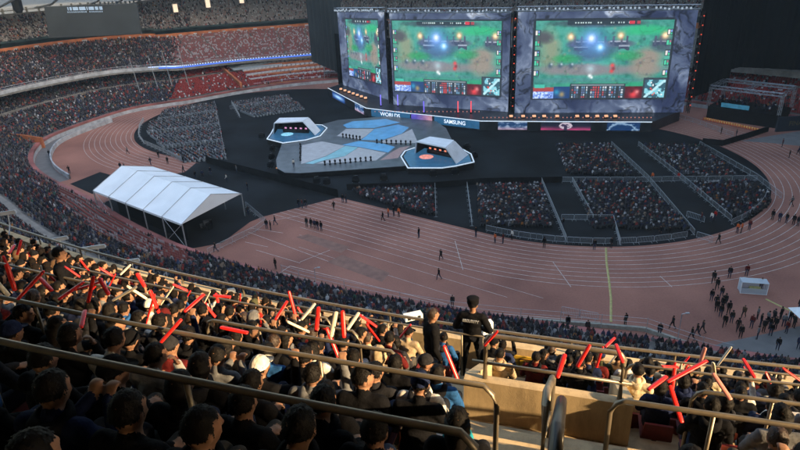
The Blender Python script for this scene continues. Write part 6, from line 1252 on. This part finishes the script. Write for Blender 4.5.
def merge_fan(k, w_, var, top, hair):
    for (k2, w2) in occupied:
        if k2 == k and abs(w2 - w_) < .36: return
    occupied[(k, w_)] = 1; q = ROWQ[k]; p = FQ(q, w_); rz = -A0 + w_ / (R0 - q) + rng.uniform(-.12, .12); Mz = np.array(Matrix.Rotation(rz, 3, 'Z')); T_ = np.array((p.x, p.y, rowz(k)))
    me, hc, hr, kd = SEATED[var]; V, F, M_ = low(me, .16, None, ('b', var)); cols = np.array([tcol(PM['skin']), tcol(TOPS[top]), tcol(TR[rng.randrange(3)]), tcol(PM['shoe']), (.01, .01, .01), (.2, .07, .06)])
    hk = hair; V2, F2, M2 = low(HAIR[hk][0], .5, None, ('h', hk)); V2 = V2 @ np.array(hr).T + np.array(hc); hcol = tcol(HC['black']) if hair in ('short', 'bob', 'long') else tcol(TOPS[top if hair == 'hood' else 'black'])
    for v, f, c in ((V, F, cols[M_]), (V2, F2, np.repeat([hcol], len(F2), 0))):
        off = sum(len(x) for x in EXTRA[0]); EXTRA[0].append((v * .88) @ Mz.T + T_); EXTRA[1].append(np.where(f < 0, -1, f + off)); EXTRA[2].append(c)
EXTRA = [[], [], []]
cand = []
for k in range(NROW):
    q = ROWQ[k]; w_ = -30 + rng.uniform(0, .3)
    while w_ < 20:
        w_ += .45 + rng.uniform(-.03, .03)
        p = FQ(q, w_); z = rowz(k) + 1.0; d = p.y * math.cos(PITCH) - (z - CAM_H) * math.sin(PITCH)
        if d < 1.5: continue
        x, y = proj(p.x, p.y, z)
        if x < -25 or x > 825 or y > 520: continue
        if AX0 - .12 < w_ < AX1 + .18 and q < VQ0 + .3: continue
        if VX0 - .30 < w_ < VX1 + .30 and VQ0 - .3 < q < VQ1 + .35: continue
        if (452 < x < 492 and 312 < y < 390) or (508 < x < 531 and 330 < y < 378): continue
        if 414 < x < 441 and 316 < y < 352: continue
        if 612 < x < 655 and 385 < y < 460: continue
        if k >= 6 and -3.1 + .2 * (k - 6) < w_ < -1.9 + .2 * (k - 6) and k in (9, 10, 11): continue     # room for the standing guard
        cand.append((d, k, w_, x, y))
cand.sort()
nf = 0
for d, k, w_, x, y in cand:
    far_fan = len(FANS) >= 200
    if rng.random() < .05: continue
    var = rng.choices(range(9), [5, 4, 4, 1.5, 1.5, 2, 2, 1.5, 1])[0]; top = rng.choice(TOPW); hair = rng.choice(HAIRW)
    if hair == 'hood' and top in ('red', 'blue', 'cream', 'white'): top = 'black'
    if top in ('brown', 'beige', 'cream') and d < 9: top = rng.choice(['black', 'white', 'grey'])
    if k < 4: top = rng.choice(['black', 'black', 'charcoal', 'black', 'navy'])  # nearest rows wear dark tops, so their shade is partly in the colour
    hc = rng.choice(['black'] * 9 + ['brown']) if hair in ('short', 'bob', 'long') else rng.choice(['black', 'navy', 'black', 'charcoal', 'white', 'maroon'] if hair == 'cap' else [top])
    zn = ZN[0 if k < 3 else 1 if k < 6 else 2 if k < 11 else 3 if k < 15 else 4]
    lab = '%s %s-topped fan %s %s, %s block' % (HW[hair], top, PW[SEATED[var][3]], zn, 'left' if w_ < 0 else 'right')
    put_fan(k, w_, var, top, hair, hc, lab, 'fans seated in the near stand') if not far_fan else merge_fan(k, w_, var, top, hair)
base = len(CROWD_PARTS[0]); EF = np.concatenate(EXTRA[1]) if EXTRA[1] else np.zeros((0, 4), int)
o = np_mesh('crowd', np.r_[CROWD_PARTS[0], np.concatenate(EXTRA[0])], np.r_[CROWD_PARTS[1], np.where(EF < 0, -1, EF + base)], [M_TINT], np.r_[CROWD_PARTS[2], np.concatenate(EXTRA[2])]); print('EXTRA', len(EXTRA[0]) // 2, len(EF))
tag(o, 'packed distant spectators in dark coats filling the stands and the floor blocks', 'crowd', kind='stuff')
# seats under the fans
n_s = 0; seatn = {}
ORDS = 'first second third fourth fifth sixth seventh eighth ninth tenth eleventh twelfth thirteenth fourteenth fifteenth sixteenth seventeenth eighteenth nineteenth twentieth'.split()
ORDS += ['twenty-' + x for x in ORDS[:9]] + ['thirtieth'] + ['thirty-' + x for x in ORDS[:9]]
for k, w_, o, var, top in sorted(FANS, key=lambda f: (f[0], f[1]))[:290]:
    seatn[k] = seatn.get(k, 0) + 1
    q = ROWQ[k]; c = seat if n_s == 0 else copy_tree(seat); n_s += 1; c.scale = (.86, .86, .84); p = FQ(q - .02, w_); p.z = rowz(k); c.location = p; c.rotation_euler = (0, 0, -A0 + w_ / (R0 - q)); tag(c, 'red tip-up seat in the %s row from the camera, %s from its left end' % (ORDS[k], ORDS[min(38, seatn[k] - 1)]), 'seat', 'seats of the near stand')
# standing guard, standing visitors
qg, wg, tg = deckhit(472, 378, 0); p = FQ(qg, wg, 0, qg)
g = person(STAND['guard'], (p.x, p.y, p.z - .05), -A0 + wg / R0, 'black', 'hat', 'black', 0, 'security guard in black uniform and peaked cap standing with his back turned', 'guard', None, 1.06); text_obj('SECURITY', .045, (0, -.158, 1.40), (1, 0, 0), (0, 0, 1), M_DULLW, g, 'lettering', .003)
r = ray(431, 315); p = Vector(r) * 10.0; person(STAND['stand'], (p.x, p.y, CAM_H + p.z - 1.63), -A0 - 1.0, 'black', 'short', 'brown', 0, 'person in a black fur-collared coat standing sideways left of the guard', 'spectator', None, 1.0)
q_, w_, t_ = deckhit(66, 283, .9); p = FQ(q_, w_, 0, q_); person(STAND['stand'], (p.x, p.y, p.z - .2), -A0 - .8, 'black', 'short', 'black', 0, 'person in black standing up among the seated fans at the far left', 'spectator', None, 1.0)
# inflatable sticks
M_SR = mat('stick_red', (.75, .018, .014), .35, var=.05, scale=6); M_SW = mat('stick_white', (.72, .60, .44), .4, var=.06, scale=6); M_SP = mat('stick_pink', (.65, .25, .2), .4)
STK = {}
for nm, m in (('red', M_SR), ('white', M_SW), ('pink', M_SP)):
    mb = MB(); pr = [(.004, 0), (.034, .004), (.041, .02), (.044, .08), (.046, .25), (.045, .45), (.042, .54), (.036, .565), (.008, .575)]; mb.lathe((0, 0, 0), pr, 12); o = mb.build('stick_proto', m, smooth=True); STK[nm] = o.data; bpy.data.objects.remove(o)
def stick(a, b, colr, lab, grp='inflatable sticks held by the fans', sc=1.0):
    a, b = Vector(a), Vector(b); L_ = (b - a).length; o = bpy.data.objects.new('inflatable_stick', STK[colr]); COL.objects.link(o); o.location = a; o.rotation_euler = (b - a).to_track_quat('Z', 'Y').to_euler(); o.scale = (sc, sc * .55, max(.45, min(1.05, L_ / .575))); return tag(o, lab, 'inflatable stick', grp)
ST_PX = [(17, 300, 27, 281, 'r'), (28, 287, 52, 291, 'r'), (15, 243, 17, 255, 'r'), (4, 252, 9, 254, 'r'), (12, 277, 15, 291, 'r'), (75, 290, 99, 283, 'r'), (87, 284, 88, 303, 'r'), (76, 269, 80, 277, 'r'), (88, 264, 89, 271, 'r'), (133, 276, 145, 287, 'r'), (101, 291, 109, 295, 'r'), (157, 289, 159, 313, 'r'), (72, 327, 81, 328, 'r'), (3, 284, 9, 296, 'w'), (43, 303, 57, 297, 'w'), (112, 301, 136, 289, 'w'), (83, 312, 96, 300, 'w'), (139, 289, 147, 299, 'w'), (130, 283, 134, 290, 'w'),
         (180, 283, 188, 291, 'r'), (184, 312, 192, 305, 'r'), (275, 320, 281, 308, 'r'), (313, 320, 316, 332, 'r'), (160, 343, 169, 332, 'r'), (217, 295, 231, 297, 'r'), (233, 332, 248, 333, 'r'), (205, 312, 216, 317, 'w'), (301, 320, 308, 312, 'w'), (192, 311, 199, 306, 'w'), (305, 325, 309, 332, 'w'), (342, 322, 344, 338, 'r'), (377, 332, 379, 341, 'r'), (372, 323, 377, 327, 'r'), (328, 323, 331, 337, 'w'), (336, 322, 338, 336, 'w'), (347, 330, 352, 323, 'w'), (320, 331, 321, 322, 'w'),
         (667, 382, 710, 372, 'r'), (672, 400, 682, 423, 'r'), (700, 363, 703, 353, 'p'), (667, 362, 678, 367, 'r'), (605, 347, 615, 343, 'r'), (617, 357, 623, 363, 'r'), (748, 372, 755, 378, 'r'), (790, 374, 802, 382, 'r'), (722, 392, 731, 400, 'p'), (678, 397, 683, 425, 'w'), (713, 367, 715, 379, 'w'), (577, 367, 587, 352, 'r'), (557, 378, 563, 368, 'r'), (588, 350, 600, 365, 'w'), (484, 346, 495, 333, 'r'), (590, 375, 601, 372, 'w'), (648, 390, 660, 388, 'r'), (45, 255, 52, 262, 'w'), (58, 300, 66, 294, 'r'), (108, 268, 113, 276, 'r'), (120, 275, 126, 268, 'w')]
CN = {'r': 'red', 'w': 'white', 'p': 'pink'}
def nearfan(P):
    b = min(FANS, key=lambda f: (f[2].location.xy - P.xy).length); return 'black-topped' if b[4] == 'black' else b[4] + '-topped'
for n_, (x0, y0, x1, y1, c) in enumerate(ST_PX):
    if c == 'w' and n_ % 2 == 0: continue
    if c in 'wr' and math.hypot(x1 - x0, y1 - y0) > 26 and n_ % 2 and x0 < 600: x1, y1 = (x0 + x1 * 2) / 3, (y0 + y1 * 2) / 3
    t_ = deckhit((x0 + x1) / 2, (y0 + y1) / 2, 1.22)[2] * .97; t_ = max(5.2, min(t_, 15)); r0, r1 = ray(x0, y0), ray(x1, y1)
    a = Vector((r0[0] * t_, r0[1] * t_, CAM_H + r0[2] * t_)); b = Vector((r1[0] * t_, r1[1] * t_, CAM_H + r1[2] * t_))
    if a.z > b.z: a, b = b, a
    b2 = b + Vector((NN[0], NN[1], 0)) * rng.uniform(-.1, .2); L_ = (b - a).length; lg = 'long ' if L_ > .55 else 'short ' if L_ < .3 else ''
    til = 'lying flat' if abs(b.z - a.z) < .3 * L_ else ('upright' if abs(b.z - a.z) > .85 * L_ else 'tilted')
    stick(a, b2, CN[c], '%s%s inflatable stick %s beside a %s fan %s' % (lg, CN[c], til, nearfan(a), 'left of the aisle' if x0 < 520 else 'right of the aisle'), sc=.48 if t_ < 9 else .64)
for k, w_, o, var, top in FANS:
    if len(STK) and k >= 7 and rng.random() < (.28 if SEATED[var][3] in ('up', 'fwd', 'lap') else .1):
        c = 'red' if rng.random() < .82 else 'white'; up_ = SEATED[var][3] == 'up'; M_ = Matrix.Translation(o.location) @ Matrix.Rotation(o.rotation_euler.z, 4, 'Z')
        s0 = Vector((.16, .24, 1.02 if up_ else .70)); dr = Vector((rng.uniform(-.6, .6), rng.uniform(-.2, .4), rng.uniform(.5, 1) if up_ else rng.uniform(.35, .9))).normalized()
        stick(M_ @ s0, M_ @ (s0 + dr * .42), c, '%s inflatable stick %s by a %s-topped fan, %s rows %s of the aisle' % (c, 'raised' if up_ else 'held low', top, 'middle' if k < 11 else 'lower', 'left' if w_ < 0 else 'right'), sc=.52)
# yellow bag beyond the entrance box
q_, w_, t_ = deckhit(583, 373, .5); t = empty('yellow_bag', FQ(q_, w_, .1, q_), .2); mb = MB(); mb.hexa([(-.3, -.12, 0), (.3, -.12, 0), (.3, .12, 0), (-.3, .12, 0)], [(-.22, -.05, .42), (.26, -.05, .36), (.26, .05, .36), (-.22, .05, .42)]); mb.build('bag', TOPS['yellow'], t); mb = MB(); mb.tube([(-.12, 0, .4), (-.08, 0, .58), (.08, 0, .58), (.12, 0, .38)], .015, 5); mb.build('strap', TOPS['red'], t)
tag(t, 'yellow cloth bag with red strap beyond the entrance box', 'bag')
# pale equipment case by the guard
q_, w_, t_ = deckhit(487, 325, .9); t = empty('camera_case', at_dist(487, 327, 12.5), .3); t.scale = (.75, .75, .75); mb = MB(); mb.box((0, 0, .0), (.34, .2, .42)); mb.build('shell', M_WHITE, t); mb = MB()
for z in (-.1, .1): mb.box((0, -.105, z), (.16, .02, .1))
mb.build('vents', M_DKMET, t); tag(t, 'white ventilated equipment case on the parapet right of the guard', 'case')
t = empty('camera_case', at_dist(413, 316, 14), .3); t.scale = (.7, .7, .7); mb = MB(); mb.box((0, 0, 0), (.7, .3, .2)); mb.build('shell', M_WHITE, t); mb = MB()
for x in (-.2, .0, .2): mb.box((x, -.152, .0), (.12, .02, .12))
mb.build('vents', M_DKMET, t); tag(t, 'white case with dark openings on the parapet left of the standing person', 'case')

# ------------------------------------------------------------------ unseen roof and walls added for shade, with a gap for the low sun
mb = MB()
zr = CAM_H + 6.5
mb.add([tuple(FQ(q, w_, 0))[:2] + (zr + .3 * (q + 30) * .1 + .5 * (z_ > 0),) for z_ in (0, 1) for q in (-30, 6.5) for w_ in range(-44, 26, 4)], [])
nW = len(range(-44, 26, 4))
for s_ in (0, 1):
    for i in range(nW - 1): b = s_ * 2 * nW; mb.f.append([b + i, b + i + 1, b + nW + i + 1, b + nW + i][::(1 if s_ else -1)]); mb.m.append(0); mb.c.append((1, 1, 1))
for i in range(nW - 1): mb.f.append([nW + i, nW + i + 1, 3 * nW + i + 1, 3 * nW + i]); mb.m.append(0); mb.c.append((1, 1, 1))
for w_ in range(-44, 22, 4):
    c = [FQ(6.5, w_), FQ(6.5, w_ + 4), FQ(6.7, w_ + 4), FQ(6.7, w_)]; mb.hexa([(p.x, p.y, CAM_H + .9) for p in c], [(p.x, p.y, zr) for p in c])  # low front edge added to cut sky light on the near rows
tag(mb.build('near_shade_roof', M_DARKC), 'unseen dark roof added to shade the rows where the camera sits', 'roof')
# added sun-blocking walls across the sun direction, with a slot left for the near stand's beam
LF = 64.0; pc = Vector((SUN_H.x * LF, SUN_H.y * LF, 0)); sd = Vector((-SUN_H.y, SUN_H.x, 0)); tan = math.tan(SUN_EL)
def lat(q, w_): p = FQ(q, w_); return p.x * sd.x + p.y * sd.y
a0_, a1_ = lat(2.9, -1), lat(13.2, 4)
for s0, s1, z0, z1, lab in ((a1_, a1_ + 300, -1, 125, 'unseen wall added to keep the sun off the track and stands'), (a0_ - 70, a0_, -1, 80, 'unseen wall added to keep the sun off the nearest rows')):
    mb = MB(); p, q = pc + sd * s0, pc + sd * s1; n = SUN_H * 1.2; mb.hexa([(v.x, v.y, z0) for v in (p, q, q + n, p + n)], [(v.x, v.y, z1) for v in (p, q, q + n, p + n)]); tag(mb.build('outer_or_shade_wall', M_FACADE), lab, 'wall')
print('LAT', a0_, a1_)

# ------------------------------------------------------------------ the hazy air of the arena
mb = MB(); mb.box((0, 130, 70), (900, 900, 142)); hz = mb.build('haze', [])
hm = bpy.data.materials.new('haze_air'); hm.use_nodes = True; n = hm.node_tree; n.nodes.clear(); v = n.nodes.new('ShaderNodeVolumePrincipled'); v.inputs['Density'].default_value = .00025; v.inputs['Color'].default_value = (.80, .88, .95, 1); v.inputs['Anisotropy'].default_value = .2
mo = n.nodes.new('ShaderNodeOutputMaterial'); n.links.new(v.outputs[0], mo.inputs['Volume']); hz.data.materials.append(hm); tag(hz, 'thin bluish haze filling the arena', 'haze', kind='stuff')

# ------------------------------------------------------------------ labels that several things share get their place among them
ORD = 'first second third fourth fifth sixth seventh eighth ninth tenth eleventh twelfth thirteenth fourteenth fifteenth sixteenth seventeenth eighteenth nineteenth twentieth'.split()
bpy.context.view_layer.update(); same = {}
for o in S.objects:
    if o.parent is None and 'label' in o and o.get('category') and o['category'] != 'seat': same.setdefault((o['category'], o['label']), []).append(o)
for (cat_, lab), L_ in same.items():
    if len(L_) < 2: continue
    L_.sort(key=lambda o: proj(*o.location)[0]); words = lab.split()
    for k, o in enumerate(L_):
        if len(L_) == 2: suf = ['left one', 'right one'][k]
        elif k == 0: suf = 'leftmost'
        elif k == len(L_) - 1: suf = 'rightmost'
        elif k < (len(L_) + 1) // 2: suf = (ORD[k] if k < 20 else str(k + 1) + 'th') + ' from left'
        else: j = len(L_) - 1 - k; suf = (ORD[j] if j < 20 else str(j + 1) + 'th') + ' from right'
        n_ = 16 - len(suf.split()); w_ = list(words)
        if len(w_) > n_: w_ = [x for x in w_ if x not in ('the', 'a')]
        o['label'] = ' '.join(w_[:n_]).rstrip(',') + ', ' + suf
